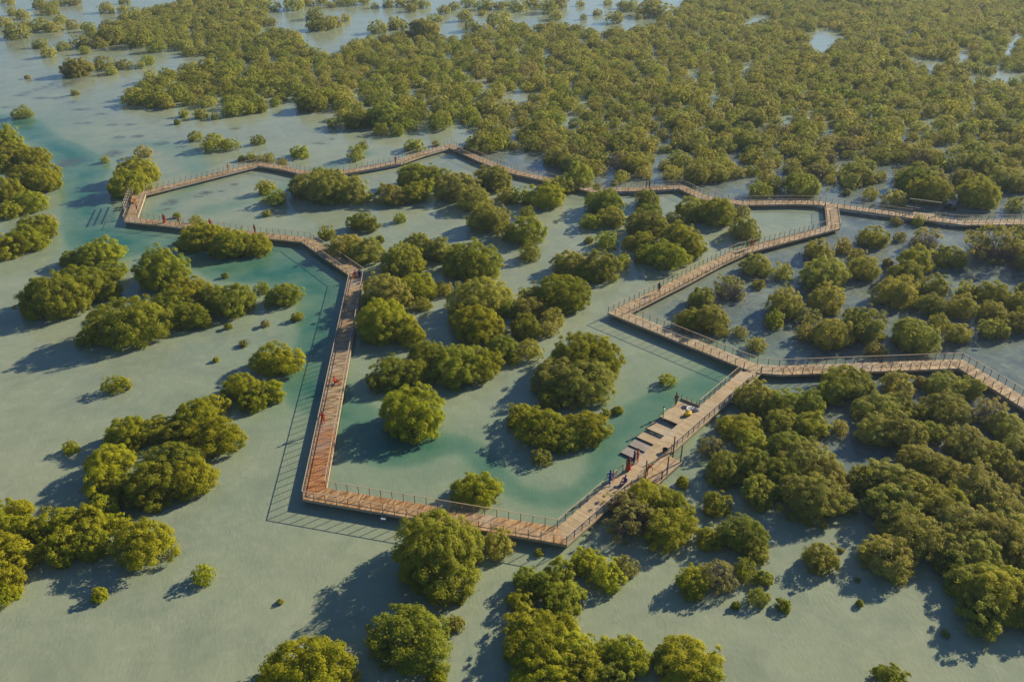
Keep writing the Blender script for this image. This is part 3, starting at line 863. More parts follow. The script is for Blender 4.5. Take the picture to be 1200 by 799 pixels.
def place(cx, cy, w):
    """crown centre and width in the photograph -> base, diameter, height"""
    dmt = 5.0
    for _ in range(5):
        h = dmt * (0.62 if dmt > 4 else 0.72)
        p = ground(cx, cy, h * 0.40)
        dmt = w / project(p)[2]
    return Vector((p.x, p.y, 0)), dmt, h

SEGS = [(a, b) for run in (RUN_LOOP, RUN_INNER) for a, b in zip(run, run[1:])]
def off_deck(p, clear):
    q = p.to_2d()
    for a, b in SEGS:
        ab = b - a
        t = max(0, min(1, (q - a).dot(ab) / ab.length_squared))
        c = a + ab * t
        dd = (q - c).length
        if dd < clear:
            q = c + (q - c) / max(dd, 1e-4) * clear if dd > 1e-3 else c + left(ab).normalized() * clear
    return Vector((q.x, q.y, 0))

rngt = random.Random(5)
spots = []           # (photo width, base, diameter, height, hue)
seen = []
for ox, oy, k, s in TREES:
    for e in s.strip(', ').split(','):
        a = e.split()
        if len(a) < 4: continue
        cx, cy, w, hue = ox + float(a[0]) / k, oy + float(a[1]) / k, float(a[2]) / k, a[3]
        if any(math.hypot(cx - x2, (cy - y2) * 1.4) < 0.26 * max(w, w2) for x2, y2, w2 in seen): continue
        seen.append((cx, cy, w))
        p, dmt, h = place(cx, cy, w)
        p = off_deck(p, 1.2 + 0.26 * dmt)
        spots.append((w, p, dmt * rngt.uniform(1.02, 1.11) * (0.90 if cx > 800 and cy < 420 else 1.0), h * rngt.uniform(0.94, 1.14), hue))
for _ in range(70):
    cx, cy = rngt.uniform(740, 1195), rngt.uniform(240, 440)
    if not inside(MUD, cx, cy) or cy < 262 and cx < 960: continue
    w = rngt.uniform(13, 24) * (0.6 + cy / 600)
    if any(math.hypot(cx - x2, (cy - y2) * 1.5) < 0.48 * (w + w2) for x2, y2, w2 in seen): continue
    p, dmt, h = place(cx, cy, w)
    if (off_deck(p, 1.3 + 0.5 * dmt) - p).length > 0.01: continue
    seen.append((cx, cy, w))
    spots.append((w, p, dmt, h * 0.8, 't'))
hand = [(q[1], q[2]) for q in spots]
# the dense stand behind: trees about five metres apart, thinned where the photograph shows open water
cells = {}
def free(x, y, r):
    ci, cj = int(x // 6), int(y // 6)
    for i in range(ci - 1, ci + 2):
        for j in range(cj - 1, cj + 2):
            for (a, b) in cells.get((i, j), ()):
                if (a - x) ** 2 + (b - y) ** 2 < r * r: return False
    return True
tries = 0
while tries < 80000:
    tries += 1
    Y = math.sqrt(rngt.uniform(165 ** 2, 560 ** 2))
    X = rngt.uniform(-0.66, 0.86) * Y
    px, py, sc = project((X, Y, 2.0))
    if not inside(FOREST, px, py): continue
    if any(inside(g, px, py) for g in GAPS): continue
    creek = math.sin(X * 0.061 + 1.7 * math.sin(Y * 0.023)) + math.sin(Y * 0.047 + 1.3 * math.sin(X * 0.031 + 2.0)) + 0.6 * math.sin((X + Y) * 0.11)
    if abs(creek) < 0.13: continue                        # winding creeks through the stand
    if not free(X, Y, 4.25): continue
    dmt = rngt.choice((rngt.uniform(4.2, 5.4), rngt.uniform(4.8, 6.6), rngt.uniform(3.2, 4.6)))
    if any((p.x - X) ** 2 + (p.y - Y) ** 2 < (0.28 * (dd + dmt)) ** 2 for p, dd in hand): continue
    cells.setdefault((int(X // 6), int(Y // 6)), []).append((X, Y))
    p = off_deck(Vector((X, Y, 0)), 1.2 + 0.3 * dmt)
    spots.append((dmt * sc, p, dmt, dmt * rngt.uniform(0.48, 0.66), rngt.choice('ooootg' if px > 560 else 'ogog')))
print('tree spots', len(spots))

# labels: which landmark, on which side of it, how far out
MARKS = [((155, 245), 'the west viewing deck'), ((303, 192), 'the upper left walkway bend'), ((528, 171), 'the topmost peak of the boardwalk'),
         ((418, 322), 'the bend with two seated people'), ((366, 580), 'the orange-red boardwalk corner'), ((658, 627), 'the lowest corner of the boardwalk'),
         ((762, 510), 'the launch steps'), ((885, 431), 'the boardwalk fork'), ((725, 366), 'the sharp inner-loop corner'), ((975, 252), 'the short link walkway'),
         ((1085, 245), 'the overhead frame'), ((1125, 426), 'the bend of the right walkway'), ((798, 219), 'the kink in the upper walkway'),
         ((545, 400), 'the middle of the enclosed lagoon'), ((135, 450), 'the lone round bush'), ((1050, 620), 'the dense lower right thicket'), ((150, 330), 'the clumps below the west channel')]
SIDES = ['to the right of', 'lower right of', 'below', 'lower left of', 'to the left of', 'upper left of', 'above', 'upper right of']
ORD = ['nearest', 'second out', 'third out', 'fourth out', 'fifth out', 'sixth out', 'seventh out', 'eighth out', 'ninth out', 'tenth out', 'eleventh out', 'twelfth out',
       'thirteenth out', 'fourteenth out', 'fifteenth out', 'sixteenth out', 'seventeenth out', 'eighteenth out', 'nineteenth out', 'twentieth out']

def visible(q):
    x, y, s = project(q[1])
    w = q[0]
    return -w * 0.45 < x < 1200 + w * 0.45 and -0.3 * w < y < 799 + 0.75 * w
small = [q for q in spots if q[2] < 1.9]
trees = sorted([q for q in spots if q[2] >= 1.9], key=lambda q: -q[0])
shown = [q for q in trees if visible(q)]
single = shown[:300]
ids = set(id(q) for q in single)
mass = [q for q in trees if id(q) not in ids]
small_shown = [q for q in small if visible(q)]

def describe(q, taken, noun):
    x, y, s = project((q[1].x, q[1].y, q[3] * 0.4))
    m = min(MARKS, key=lambda m: math.hypot(m[0][0] - x, m[0][1] - y))
    sec = int(((math.degrees(math.atan2(y - m[0][1], x - m[0][0])) + 22.5) % 360) // 45)
    taken.setdefault((noun, m[1], sec), []).append((math.hypot(m[0][0] - x, m[0][1] - y), q))
    return m, sec

def size_word(w): return 'big' if w > 62 else 'mid-sized' if w > 34 else 'small'
taken = {}
for q in single: describe(q, taken, 'mangrove')
for q in small_shown: describe(q, taken, 'seedling')
LABEL = {}
for (noun, mk, sec), lst in taken.items():
    lst.sort(key=lambda t: t[0])
    for k, (_, q) in enumerate(lst):
        o = ORD[k] if k < len(ORD) else 'number %d out' % (k + 1)
        LABEL[id(q)] = '%s %s %s %s %s, %s' % (size_word(q[0]) if noun == 'mangrove' else 'tiny', HUE_WORD[q[4]], noun, SIDES[sec], mk, o)

for q in single + small_shown:
    x, y, _s = project((q[1].x, q[1].y, q[3] * 0.4))
    if math.hypot(x - 135, y - 450) < 9: LABEL[id(q)] = 'lone round yellow-green mangrove bush in the open water at far left'

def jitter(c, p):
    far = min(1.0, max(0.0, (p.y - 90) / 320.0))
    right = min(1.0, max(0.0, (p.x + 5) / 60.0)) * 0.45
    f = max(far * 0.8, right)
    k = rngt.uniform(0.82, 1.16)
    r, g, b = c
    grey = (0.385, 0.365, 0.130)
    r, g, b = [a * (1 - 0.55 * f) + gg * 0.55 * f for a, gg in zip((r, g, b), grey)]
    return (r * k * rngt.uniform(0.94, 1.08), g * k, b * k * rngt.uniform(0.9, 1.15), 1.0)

def put(q, name, noun):
    w, p, dmt, h, hue = q
    key = 'twiggy' if hue == 't' and dmt > 2.2 else 'large' if dmt > 7.2 else 'medium' if dmt > 4.3 else 'small' if dmt > 1.9 else 'seedling'
    cm, tm, D0, H0 = rngt.choice(KINDS[key])
    e = link(name, None, None, (p.x, p.y, 0), rngt.uniform(0, 6.283))
    st = rngt.uniform(0.86, 1.16)
    e.scale = (dmt / D0 * st, dmt / D0 / st, h / H0)
    c = link('crown', cm, e)
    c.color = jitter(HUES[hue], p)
    link('trunk', tm, e)
    tag(e, LABEL[id(q)], 'tree' if noun == 'tree' else 'seedling', 'mangroves standing in the water' if noun == 'tree' else 'mangrove seedlings in open water')
for q in single: put(q, 'mangrove_tree', 'tree')
for q in small_shown: put(q, 'mangrove_seedling', 'seedling')

# the far stand reads as one mass
NV = 7
VV, TT, KK = [], [], []
for k in range(NV):
    V, t, _ = crown_arrays(700 + k * 13, 6.0, 3.6, 4, 1.05, 0.27 if k < 4 else 0.33, 26 if k < 4 else 18, 0.0, 0.75, 14)
    VV.append(V); TT.append(t); KK.append(np.full(len(V), k, dtype=np.int32))
nq = sum(len(v) for v in VV) // 4
kept = []
for q in mass:
    fx, fy, _s = project((q[1].x, q[1].y, q[3]))
    if -110 < fx < 1310 and fy > -14: kept.append(q)
npt = len(kept)
rngf = np.random.RandomState(9)
VV.append(np.array([tuple(q[1]) for q in kept])); TT.append(np.zeros(npt)); KK.append(np.full(npt, -1, dtype=np.int32))
VV, TT, KK = np.concatenate(VV), np.concatenate(TT), np.concatenate(KK)
me = bpy.data.meshes.new('mangrove_forest')
me.vertices.add(len(VV)); me.vertices.foreach_set('co', VV.astype(np.float32).ravel())
Q = np.arange(nq * 4, dtype=np.int32)
me.loops.add(len(Q)); me.loops.foreach_set('vertex_index', Q)
me.polygons.add(nq); me.polygons.foreach_set('loop_start', Q[::4].copy()); me.polygons.foreach_set('loop_total', np.full(nq, 4, dtype=np.int32))
me.update(calc_edges=True)
def put_attr(name, kind, key, arr):
    at = me.attributes.new(name, kind, 'POINT'); at.data.foreach_set(key, np.ascontiguousarray(arr).ravel())
z = len(VV) - npt
put_attr('tint', 'FLOAT', 'value', TT.astype(np.float32))
put_attr('variant', 'INT', 'value', KK)
put_attr('pick', 'INT', 'value', np.concatenate([np.zeros(z), rngf.randint(0, NV, npt)]).astype(np.int32))
put_attr('turn', 'FLOAT_VECTOR', 'vector', np.concatenate([np.zeros((z, 3)), np.stack([np.zeros(npt), np.zeros(npt), rngf.uniform(0, 6.283, npt)], 1)]).astype(np.float32))
st = rngf.uniform(0.86, 1.16, npt)
dm = np.array([q[2] for q in kept]) / 6.0; hz_ = np.array([q[3] for q in kept]) / 3.6
put_attr('size', 'FLOAT_VECTOR', 'vector', np.concatenate([np.ones((z, 3)), np.stack([dm * st, dm / st, hz_], 1)]).astype(np.float32))
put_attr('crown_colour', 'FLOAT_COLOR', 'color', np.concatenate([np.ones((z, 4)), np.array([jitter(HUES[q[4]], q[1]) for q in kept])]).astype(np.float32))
me.materials.append(M_FOREST)
o = link('mangrove_forest', me)
tag(o, 'dense far mangrove forest reaching to the top of the view', 'forest', kind='stuff')
gt = bpy.data.node_groups.new('scatter_crowns', 'GeometryNodeTree')
gt.interface.new_socket('Geometry', in_out='INPUT', socket_type='NodeSocketGeometry')
gt.interface.new_socket('Geometry', in_out='OUTPUT', socket_type='NodeSocketGeometry')
gi, go = gt.nodes.new('NodeGroupInput'), gt.nodes.new('NodeGroupOutput')
def named(name, kind):
    n = gt.nodes.new('GeometryNodeInputNamedAttribute'); n.data_type = kind; n.inputs[0].default_value = name
    return n.outputs[0]
var = named('variant', 'INT')
def part(k):
    c = gt.nodes.new('FunctionNodeCompare'); c.data_type = 'INT'; c.operation = 'EQUAL'
    gt.links.new(var, c.inputs[2]); c.inputs[3].default_value = k
    sg = gt.nodes.new('GeometryNodeSeparateGeometry'); sg.domain = 'POINT'
    gt.links.new(gi.outputs[0], sg.inputs[0]); gt.links.new(c.outputs[0], sg.inputs[1])
    return sg.outputs[0]
jn = gt.nodes.new('GeometryNodeJoinGeometry')
for k in range(NV):
    g2 = gt.nodes.new('GeometryNodeGeometryToInstance'); gt.links.new(part(k), g2.inputs[0]); gt.links.new(g2.outputs[0], jn.inputs[0])
ip = gt.nodes.new('GeometryNodeInstanceOnPoints')
gt.links.new(part(-1), ip.inputs['Points']); gt.links.new(jn.outputs[0], ip.inputs['Instance'])
ip.inputs['Pick Instance'].default_value = True
gt.links.new(named('pick', 'INT'), ip.inputs['Instance Index'])
er = gt.nodes.new('FunctionNodeEulerToRotation'); gt.links.new(named('turn', 'FLOAT_VECTOR'), er.inputs[0]); gt.links.new(er.outputs[0], ip.inputs['Rotation'])
gt.links.new(named('size', 'FLOAT_VECTOR'), ip.inputs['Scale'])
gt.links.new(ip.outputs[0], go.inputs[0])
md = o.modifiers.new('scatter', 'NODES'); md.node_group = gt
print('spots', len(spots)); print('single', len(single), 'mass', len(mass), 'seedlings', len(small_shown), 'kept', npt, 'source quads', nq)

# ------------------------------------------------------------------ aerial roots around the trees on the mud
rr = np.random.RandomState(21)
RV, RF = [], []
mudpoly = MUD
for q in single:
    w, p, dmt, h, hue = q
    x, y, _s = project(p)
    inm = inside(mudpoly, x, y)
    k = 180 if inm else 40
    a = rr.uniform(0, 6.283, k); r = dmt * 0.5 * np.sqrt(rr.uniform(0.55, 2.1 if inm else 1.35, k))
    cx, cy = p.x + r * np.cos(a), p.y + r * np.sin(a)
    hh = rr.uniform(0.15, 0.5, k); rad = rr.uniform(0.024, 0.045, k); ln = rr.normal(0, 0.06, (k, 2))
    for j in range(3):
        t = 2 * math.pi * j / 3
        RV.append(np.stack([cx + rad * math.cos(t), cy + rad * math.sin(t), np.full(k, -0.05)], 1))
    RV.append(np.stack([cx + ln[:, 0], cy + ln[:, 1], hh], 1))
vs = []; fs = []; base = 0
for g in range(0, len(RV), 4):
    k = len(RV[g])
    vs.append(np.concatenate(RV[g:g + 4]))
    i = np.arange(k)
    for j in range(3):
        fs.append(np.stack([base + j * k + i, base + ((j + 1) % 3) * k + i, base + 3 * k + i], 1))
    base += 4 * k
vs = np.concatenate(vs); fs = np.concatenate(fs)
dk = np.ones(len(vs), bool)
me = bpy.data.meshes.new('aerial_roots')
me.vertices.add(len(vs)); me.vertices.foreach_set('co', vs.astype(np.float32).ravel())
me.loops.add(fs.size); me.loops.foreach_set('vertex_index', fs.ravel().astype(np.int32))
me.polygons.add(len(fs)); me.polygons.foreach_set('loop_start', np.arange(0, fs.size, 3, dtype=np.int32)); me.polygons.foreach_set('loop_total', np.full(len(fs), 3, dtype=np.int32))
me.update(calc_edges=True)
me.materials.append(M_TWIG)
tag(link('aerial_roots', me), 'thin brown aerial roots poking out of the water around the mangroves', 'roots', kind='stuff')

# ------------------------------------------------------------------ people
CLOTH = {}
def cloth(name, col):
    if name not in CLOTH: CLOTH[name] = plain_mat(name, col, 0.85, 0.1)
    return CLOTH[name]
SKIN = plain_mat('skin', (0.36, 0.21, 0.14), 0.6)
HAIR = plain_mat('hair', (0.02, 0.015, 0.012), 0.7)
COLS = {'red': (0.45, 0.045, 0.03), 'darkred': (0.22, 0.02, 0.02), 'orange': (0.60, 0.17, 0.05), 'navy': (0.03, 0.04, 0.11), 'blue': (0.05, 0.07, 0.30), 'purple': (0.13, 0.07, 0.22),
        'green': (0.12, 0.36, 0.05), 'palegreen': (0.38, 0.52, 0.30), 'black': (0.02, 0.02, 0.025), 'brown': (0.17, 0.085, 0.05), 'white': (0.7, 0.7, 0.68), 'grey': (0.2, 0.2, 0.21)}

def skeleton(pose):
    """joints (x right, y forward, z up), radius, region"""
    J, E = {}, []
    def j(n, p, r, reg): J[n] = (Vector(p), r, reg)
    if pose == 'sit':
        pz = 0.13; lean = 0.10
        T = lambda x, y, z: (x, y - lean * (z / 0.6), pz + z)
    elif pose == 'bend':
        pz = 0.90
        def T(x, y, z):
            a = math.radians(62); return (x, y + z * math.sin(a), pz + z * math.cos(a))
    else:
        pz = 0.92
        T = lambda x, y, z: (x, y + 0.02 * z, pz + z)
    j('pelvis', T(0, 0, 0), (0.155, 0.115), 'bottom'); j('waist', T(0, 0, 0.17), (0.135, 0.10), 'top'); j('chest', T(0, 0, 0.37), (0.165, 0.115), 'top')
    j('neckb', T(0, 0, 0.52), (0.075, 0.07), 'top'); j('neck', T(0, 0.01, 0.58), (0.055, 0.055), 'skin'); j('jaw', T(0, 0.03, 0.65), (0.075, 0.085), 'skin')
    j('face', T(0, 0.03, 0.73), (0.082, 0.098), 'skin'); j('crown', T(0, 0.01, 0.80), (0.06, 0.07), 'skin'); j('nose', T(0, 0.135, 0.695), (0.016, 0.016), 'skin')
    E += [('pelvis', 'waist'), ('waist', 'chest'), ('chest', 'neckb'), ('neckb', 'neck'), ('neck', 'jaw'), ('jaw', 'face'), ('face', 'crown'), ('face', 'nose')]
    for sgn, s in ((-1, 'l'), (1, 'r')):
        sw = {'walk': 0.22 * sgn, 'stand': 0.03 * sgn}.get(pose, 0)
        sh = T(0.19 * sgn, 0, 0.47)
        if pose == 'sit': el, wr = (0.25 * sgn, 0.08, pz + 0.27), (0.17 * sgn, 0.30, pz + 0.22)
        elif pose == 'bend': el, wr = (0.24 * sgn, sh[1] + 0.06, sh[2] - 0.27), (0.18 * sgn, sh[1] + 0.14, sh[2] - 0.50)
        else: el, wr = (0.25 * sgn, -sw * 0.7 - 0.02, pz + 0.20), (0.26 * sgn, -sw * 1.2 + 0.10, pz - 0.03)
        j('sh' + s, sh, (0.075, 0.07), 'top'); j('el' + s, el, (0.047, 0.047), 'top'); j('wr' + s, wr, (0.032, 0.028), 'skin')
        dv = (Vector(wr) - Vector(el)).normalized()
        pl = Vector(wr) + dv * 0.08
        j('palm' + s, pl, (0.038, 0.022), 'skin')
        side = Vector((0, 1, 0)) - dv * dv.y; side.normalize()
        E += [('chest', 'sh' + s), ('sh' + s, 'el' + s), ('el' + s, 'wr' + s), ('wr' + s, 'palm' + s)]
        for k, (o, ln) in enumerate(((-0.030, 0.055), (-0.010, 0.075), (0.010, 0.080), (0.030, 0.070))):
            j('f%d%s' % (k, s), pl + side * o + dv * ln * 0.6, (0.010, 0.010), 'skin'); j('g%d%s' % (k, s), pl + side * o + dv * ln * 1.0 - Vector((0.015 * sgn, 0, 0)), (0.009, 0.009), 'skin')
            E += [('palm' + s, 'f%d%s' % (k, s)), ('f%d%s' % (k, s), 'g%d%s' % (k, s))]
        j('th' + s, Vector(wr) + dv * 0.035 + side * 0.045, (0.011, 0.011), 'skin'); j('ti' + s, Vector(wr) + dv * 0.085 + side * 0.062, (0.010, 0.010), 'skin')
        E += [('wr' + s, 'th' + s), ('th' + s, 'ti' + s)]
        if pose == 'sit': hp, kn, an, to = (0.10 * sgn, 0.02, pz), (0.16 * sgn, 0.42, pz + 0.22), (0.12 * sgn, 0.72, 0.06), (0.13 * sgn, 0.86, 0.06)
        else:
            hp, kn, an, to = (0.095 * sgn, 0, 0.86), (0.105 * sgn, 0.03 + sw * 0.5 + (0.03 if pose == 'walk' else 0), 0.49), (0.11 * sgn, sw * 1.1, 0.085), (0.12 * sgn, sw * 1.1 + 0.15, 0.035)
        j('hip' + s, hp, (0.092, 0.095), 'bottom'); j('kn' + s, kn, (0.062, 0.065), 'bottom'); j('an' + s, an, (0.042, 0.045), 'bottom'); j('to' + s, to, (0.042, 0.032), 'shoe')
        E += [('pelvis', 'hip' + s), ('hip' + s, 'kn' + s), ('kn' + s, 'an' + s), ('an' + s, 'to' + s)]
    return J, E

BODY = {}
def body_mesh(pose):
    """one continuous body grown from the skeleton; each face keeps the region it belongs to"""
    if pose in BODY: return BODY[pose]
    J, E = skeleton(pose)
    names = list(J)
    ix = {n: i for i, n in enumerate(names)}
    me = bpy.data.meshes.new('body')
    me.from_pydata([tuple(J[n][0]) for n in names], [(ix[a], ix[b]) for a, b in E], [])
    ob = bpy.data.objects.new('body_tmp', me)
    COL.objects.link(ob)
    md = ob.modifiers.new('skin', 'SKIN'); md.use_smooth_shade = True
    for n, sv in zip(names, me.skin_vertices[0].data):
        sv.radius = J[n][1]
        sv.use_root = (n == 'pelvis')
    sb = ob.modifiers.new('sub', 'SUBSURF'); sb.levels = 1; sb.render_levels = 1
    dg = bpy.context.evaluated_depsgraph_get()
    out = bpy.data.meshes.new_from_object(ob.evaluated_get(dg))
    bpy.data.objects.remove(ob)
    regs = ['top', 'bottom', 'skin', 'shoe']
    segs = [(J[a][0], J[b][0], J[a][2] if J[a][2] != 'bottom' or J[b][2] == 'bottom' else J[b][2], J[b][2], max(J[a][1][0], 0.02)) for a, b in E]
    for f in out.polygons:
        c = f.center; best = (9, 'top')
        for (a, b, ra, rb, wd) in segs:
            ab = b - a
            t = max(0, min(1, (c - a).dot(ab) / max(ab.length_squared, 1e-9)))
            dd = (a + ab * t - c).length / wd ** 0.5
            if dd < best[0]: best = (dd, ra if t < 0.5 else rb)
        f.material_index = regs.index(best[1])
        f.use_smooth = True
    BODY[pose] = (out, J)
    return BODY[pose]

def hair_mesh(J, long):
    c, k = J['face'][0], J['crown'][0]
    up = (k - c).normalized()
    bm = bmesh.new()
    bmesh.ops.create_icosphere(bm, subdivisions=2, radius=1.0)
    fwd = Vector((0, 1, 0)) - up * up.y
    fwd.normalize(); rt = fwd.cross(up)
    for v in bm.verts:
        x, y, z = v.co
        if y > 0.25 and z < 0.35: y = 0.25
        if z < -0.25: z = -0.25 if not long or y > 0 else z * 2.0
        v.co = c + up * 0.02 + rt * (x * 0.098) + fwd * (y * 0.112 - 0.012) + up * (z * 0.105 + 0.02)
    me = bpy.data.meshes.new('hair'); bm.to_mesh(me); bm.free()
    me.materials.append(HAIR)
    for f in me.polygons: f.use_smooth = True
    return me

def person(px, py, pose, face, top, bottom, label, hat=None, long=False, z=DZ, scale=1.0):
    p = ground(px, py, z)
    src, J = body_mesh(pose)
    me = src.copy()
    me.materials.clear()
    for m in (cloth('cloth_' + top, COLS[top]), cloth('cloth_' + bottom, COLS[bottom]), SKIN, cloth('cloth_black', COLS['black'])): me.materials.append(m)
    o = link('person', me, None, (p.x, p.y, z + 0.006), math.radians(face))
    o.scale = (scale * 1.16, scale * 1.16, scale * 1.04)
    tag(o, label, 'person')
    h = link('hair' if not hat else 'hat', hair_mesh(J, long), o)
    if hat:
        h.data.materials.clear(); h.data.materials.append(cloth('cloth_' + hat, COLS[hat]))
    if long:                                   # a long robe from the waist to the ankles
        b = MB(); n = 14
        ring = []
        for (zz, rad) in ((1.05, 0.15), (0.88, 0.20), (0.5, 0.23), (0.14, 0.28)):
            ring.append([(rad * (1.05 if abs(math.cos(2 * math.pi * k / n)) > .6 else 0.92) * math.cos(2 * math.pi * k / n), rad * 0.85 * math.sin(2 * math.pi * k / n), zz) for k in range(n)])
        for r in ring: b.v += r; b.c += [0.5] * n
        for i in range(len(ring) - 1):
            for k in range(n):
                l = (k + 1) % n
                b.f.append((i * n + k, (i + 1) * n + k, (i + 1) * n + l, i * n + l))
        b.build('robe', cloth('cloth_' + bottom, COLS[bottom]), o)
    return o

person(379, 497, 'walk', 190, 'red', 'black', 'person in a red top walking along the long straight leg')
person(393, 449, 'sit', 250, 'red', 'brown', 'person in red sitting on the planks halfway along the long leg')
person(416.0, 323.5, 'sit', 160, 'red', 'grey', 'person in red sitting at the walkway bend beside one in navy')
person(421.5, 323, 'sit', 200, 'navy', 'navy', 'person in navy sitting at the walkway bend beside one in red')
person(193, 261, 'stand', 200, 'red', 'red', 'person in a long red robe on the lower west walkway', long=True)
person(211, 265, 'walk', 80, 'brown', 'brown', 'person in brown walking right of the red-robed person')
person(247, 267, 'stand', 30, 'red', 'darkred', 'person in red half hidden behind the walkway-side mangrove crowns')
person(299, 274, 'stand', 320, 'darkred', 'black', 'person in dark red at the rail right of the walkway-side mangrove')
person(161.5, 249, 'stand', 120, 'darkred', 'navy', 'person in dark clothes standing on the west deck')
person(268, 201, 'walk', 45, 'orange', 'brown', 'person in orange on the upper left walkway')
person(464, 192, 'stand', 60, 'darkred', 'black', 'person in dark red near the topmost peak of the boardwalk')
person(761, 221, 'stand', 90, 'black', 'brown', 'person in black on the upper walkway, right one of two')
person(757.5, 221.5, 'stand', 60, 'brown', 'black', 'person in brown on the upper walkway, left one of two')
person(772, 343, 'stand', 140, 'navy', 'navy', 'person in navy alone on the inner loop walkway')
person(875, 292, 'walk', 130, 'green', 'grey', 'person in bright green on the inner loop walkway')
person(880, 291, 'stand', 150, 'red', 'darkred', 'person in red beside the one in bright green')
person(792, 475, 'stand', 30, 'brown', 'black', 'person in brown at the far outer corner of the launch platform')
person(777, 491, 'stand', 60, 'palegreen', 'white', 'person in pale green at the water edge of the launch platform')
person(747, 541, 'stand', 100, 'orange', 'grey', 'person in orange standing just below the lowest launch step', scale=1.0)
person(743, 544, 'stand', 60, 'navy', 'blue', 'person in blue between the orange and the dark red ones')
person(736, 551, 'stand', 200, 'darkred', 'red', 'person in dark red robe at the end of the railing', long=True)
person(714.5, 567, 'walk', 200, 'blue', 'purple', 'person in blue and purple walking away from the launch platform')
person(718.5, 563, 'walk', 200, 'orange', 'orange', 'small person in orange beside the one in blue and purple', scale=0.72)
person(732, 566, 'sit', 140, 'purple', 'navy', 'person in purple sitting on the walkway planks')
person(757.5, 557, 'bend', 300, 'orange', 'darkred', 'person in orange with a green hat bending over by the tall posts', hat='green')

# ------------------------------------------------------------------ things lying about on the launch platform
M_YEL = plain_mat('yellow_nylon', (0.62, 0.40, 0.02), 0.5)
def lump(name, size, seed, mat, squash=0.2, flat=0.0):
    bm = bmesh.new(); bmesh.ops.create_icosphere(bm, subdivisions=3, radius=1.0)
    r = random.Random(seed); ph = [(r.uniform(1.5, 4), r.uniform(1.5, 4), r.uniform(1.5, 4), r.uniform(0, 6)) for _ in range(5)]
    for v in bm.verts:
        k = 1 + squash * sum(math.sin(a * v.co.x + b * v.co.y + c * v.co.z + d) for a, b, c, d in ph) / 3
        v.co = Vector((v.co.x * size[0], v.co.y * size[1], v.co.z * size[2])) * k
    zmin = min(v.co.z for v in bm.verts) * (1 - flat)
    for v in bm.verts: v.co.z = max(v.co.z, zmin) - zmin
    me = bpy.data.meshes.new(name); bm.to_mesh(me); bm.free(); me.materials.append(mat)
    for f in me.polygons: f.use_smooth = True
    return me
g = ground(806, 486, DZ)
bag = link('gear_bag', lump('gear_bag', (0.55, 0.34, 0.30), 3, M_YEL, 0.22, 0.3), None, (g.x, g.y, DZ + 0.012), 0.4)
tag(bag, 'bulging yellow gear bag lying on the launch platform', 'bag')
b = MB(); b.bar((-0.1, -0.40, 0.30), (-0.1, 0.40, 0.30), 0.06, 0.02, 0.5); b.bar((0.2, -0.38, 0.28), (0.2, 0.38, 0.28), 0.06, 0.02, 0.5); b.build('strap', M_POST, bag)

def jacket_mesh(col):
    b = MB()
    out = [(-0.28, -0.35), (-0.06, -0.35), (-0.05, 0.05), (0.05, 0.05), (0.06, -0.35), (0.28, -0.35), (0.30, 0.05), (0.18, 0.32), (-0.18, 0.32), (-0.30, 0.05)]
    b.prism([Vector(q) for q in out], 0.0, 0.09)
    return b.mesh('jacket_body', col)
jm = {k: jacket_mesh(cloth('cloth_' + k, COLS[k])) for k in ('navy', 'white', 'grey')}
for k, (px, py, c, rz, lab) in enumerate(((802, 477.5, 'navy', 0.4, 'navy life jacket lying nearest the brown-dressed person'), (813.5, 481.5, 'navy', 1.9, 'navy life jacket lying nearest the railing end'),
                                           (807, 479, 'white', 2.7, 'white life jacket between the two navy ones'), (810, 478, 'white', 0.9, 'white life jacket touching the platform end kerb side'), (815.5, 480, 'grey', 0.1, 'grey life jacket beside the railing end'))):
    g = ground(px, py, DZ)
    o = link('life_jacket', jm[c], None, (g.x, g.y, DZ + 0.012), rz)
    tag(o, lab, 'life jacket', 'life jackets on the launch platform')
    b = MB(); b.box(-0.05, 0.05, -0.20, -0.15, 0.02, 0.10, 0.5); b.box(-0.05, 0.05, -0.05, -0.01, 0.02, 0.10, 0.5); b.build('buckle_strap', M_POST, o)
g = ground(779.5, 529.5, DZ)
pot = MB(); n = 16; prof = [(0.20, 0.0), (0.30, 0.12), (0.34, 0.40), (0.36, 0.42), (0.33, 0.43), (0.30, 0.38), (0.24, 0.10), (0.02, 0.08)]
for r, z in prof:
    for k in range(n): pot.v.append((r * math.cos(2 * math.pi * k / n), r * math.sin(2 * math.pi * k / n), z)); pot.c.append(0.3)
for i in range(len(prof) - 1):
    for k in range(n):
        l = (k + 1) % n; pot.f.append((i * n + k, i * n + l, (i + 1) * n + l, (i + 1) * n + k))
o = pot.build('tub', plain_mat('dark_plastic', (0.035, 0.03, 0.03), 0.5), None, (g.x, g.y, DZ + 0.012)); tag(o, 'dark round tub on the walkway beside the tall posts', 'tub')
b = MB(); b.tube([(0.36, 0, 0.36), (0.42, 0, 0.30), (0.37, 0, 0.24)], [0.015] * 3, 5); b.build('handle', M_POST, o)
b = MB(); b.tube([(-0.36, 0, 0.36), (-0.42, 0, 0.30), (-0.37, 0, 0.24)], [0.015] * 3, 5); b.build('handle', M_POST, o)

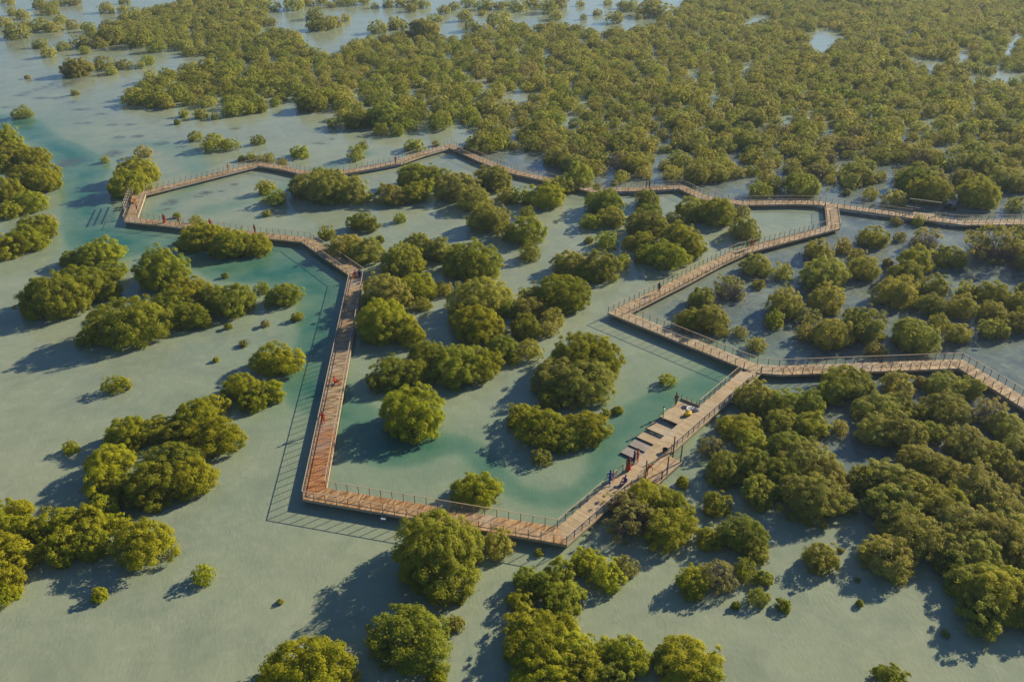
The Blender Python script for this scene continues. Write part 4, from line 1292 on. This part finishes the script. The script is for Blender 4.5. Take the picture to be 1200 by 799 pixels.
# white lamp hung below the edge of the orange stretch
A, B = RUN_LOOP[1], RUN_LOOP[2]
dd = (B - A).normalized(); q = ground(451, 601, DZ).to_2d(); t = (q - A).dot(dd)
c = A + dd * t + left(dd) * (WID / 2 + 0.02)
if project((c.x, c.y, DZ))[1] < project((*(A + dd * t), DZ))[1]: c = A + dd * t - left(dd) * (WID / 2 + 0.02)
out = (c - (A + dd * t)).normalized()
lamp = link('flood_lamp', None, None, (c.x, c.y, DZ - 0.3), math.atan2(out.y, out.x)); tag(lamp, 'small white flood lamp hung below the orange stretch edge', 'lamp')
b = MB(); b.bar((0.0, 0, 0.1), (0.35, 0, 0.0), 0.05, 0.05); b.build('bracket', M_POST, lamp)
b = MB(); b.box(0.25, 0.5, -0.22, 0.22, -0.2, -0.02); b.box(0.22, 0.53, -0.25, 0.25, -0.02, 0.02); b.build('housing', plain_mat('white_paint', (0.75, 0.75, 0.74), 0.4), lamp)
b = MB(); b.box(0.502, 0.515, -0.19, 0.19, -0.18, -0.04); b.build('lens', plain_mat('lamp_glass', (0.45, 0.47, 0.5), 0.1, 0.6), lamp)

g = ground(1113, 245, 0)
tag(link('rock', lump('rock', (1.3, 0.9, 0.75), 8, plain_mat('dark_rock', (0.05, 0.045, 0.04), 0.9), 0.3, 0.6), None, (g.x, g.y, -0.12)), 'dark rounded rock in the pool right of the overhead frame', 'rock')

# ------------------------------------------------------------------ thin haze over the lagoon
b = MB(); b.box(-2600, 2600, -700, 2600, -1.6, 63)
hm = bpy.data.materials.new('thin_haze'); hm.use_nodes = True
nt = hm.node_tree; nt.nodes.clear()
vo = nt.nodes.new('ShaderNodeVolumePrincipled'); mo = nt.nodes.new('ShaderNodeOutputMaterial')
vo.inputs['Color'].default_value = (0.62, 0.80, 1.0, 1); vo.inputs['Density'].default_value = HAZE
vo.inputs['Anisotropy'].default_value = 0.2
nt.links.new(vo.outputs[0], mo.inputs['Volume'])
hz = b.build('haze', hm); tag(hz, 'thin pale haze hanging over the lagoon and the far forest', kind='stuff')
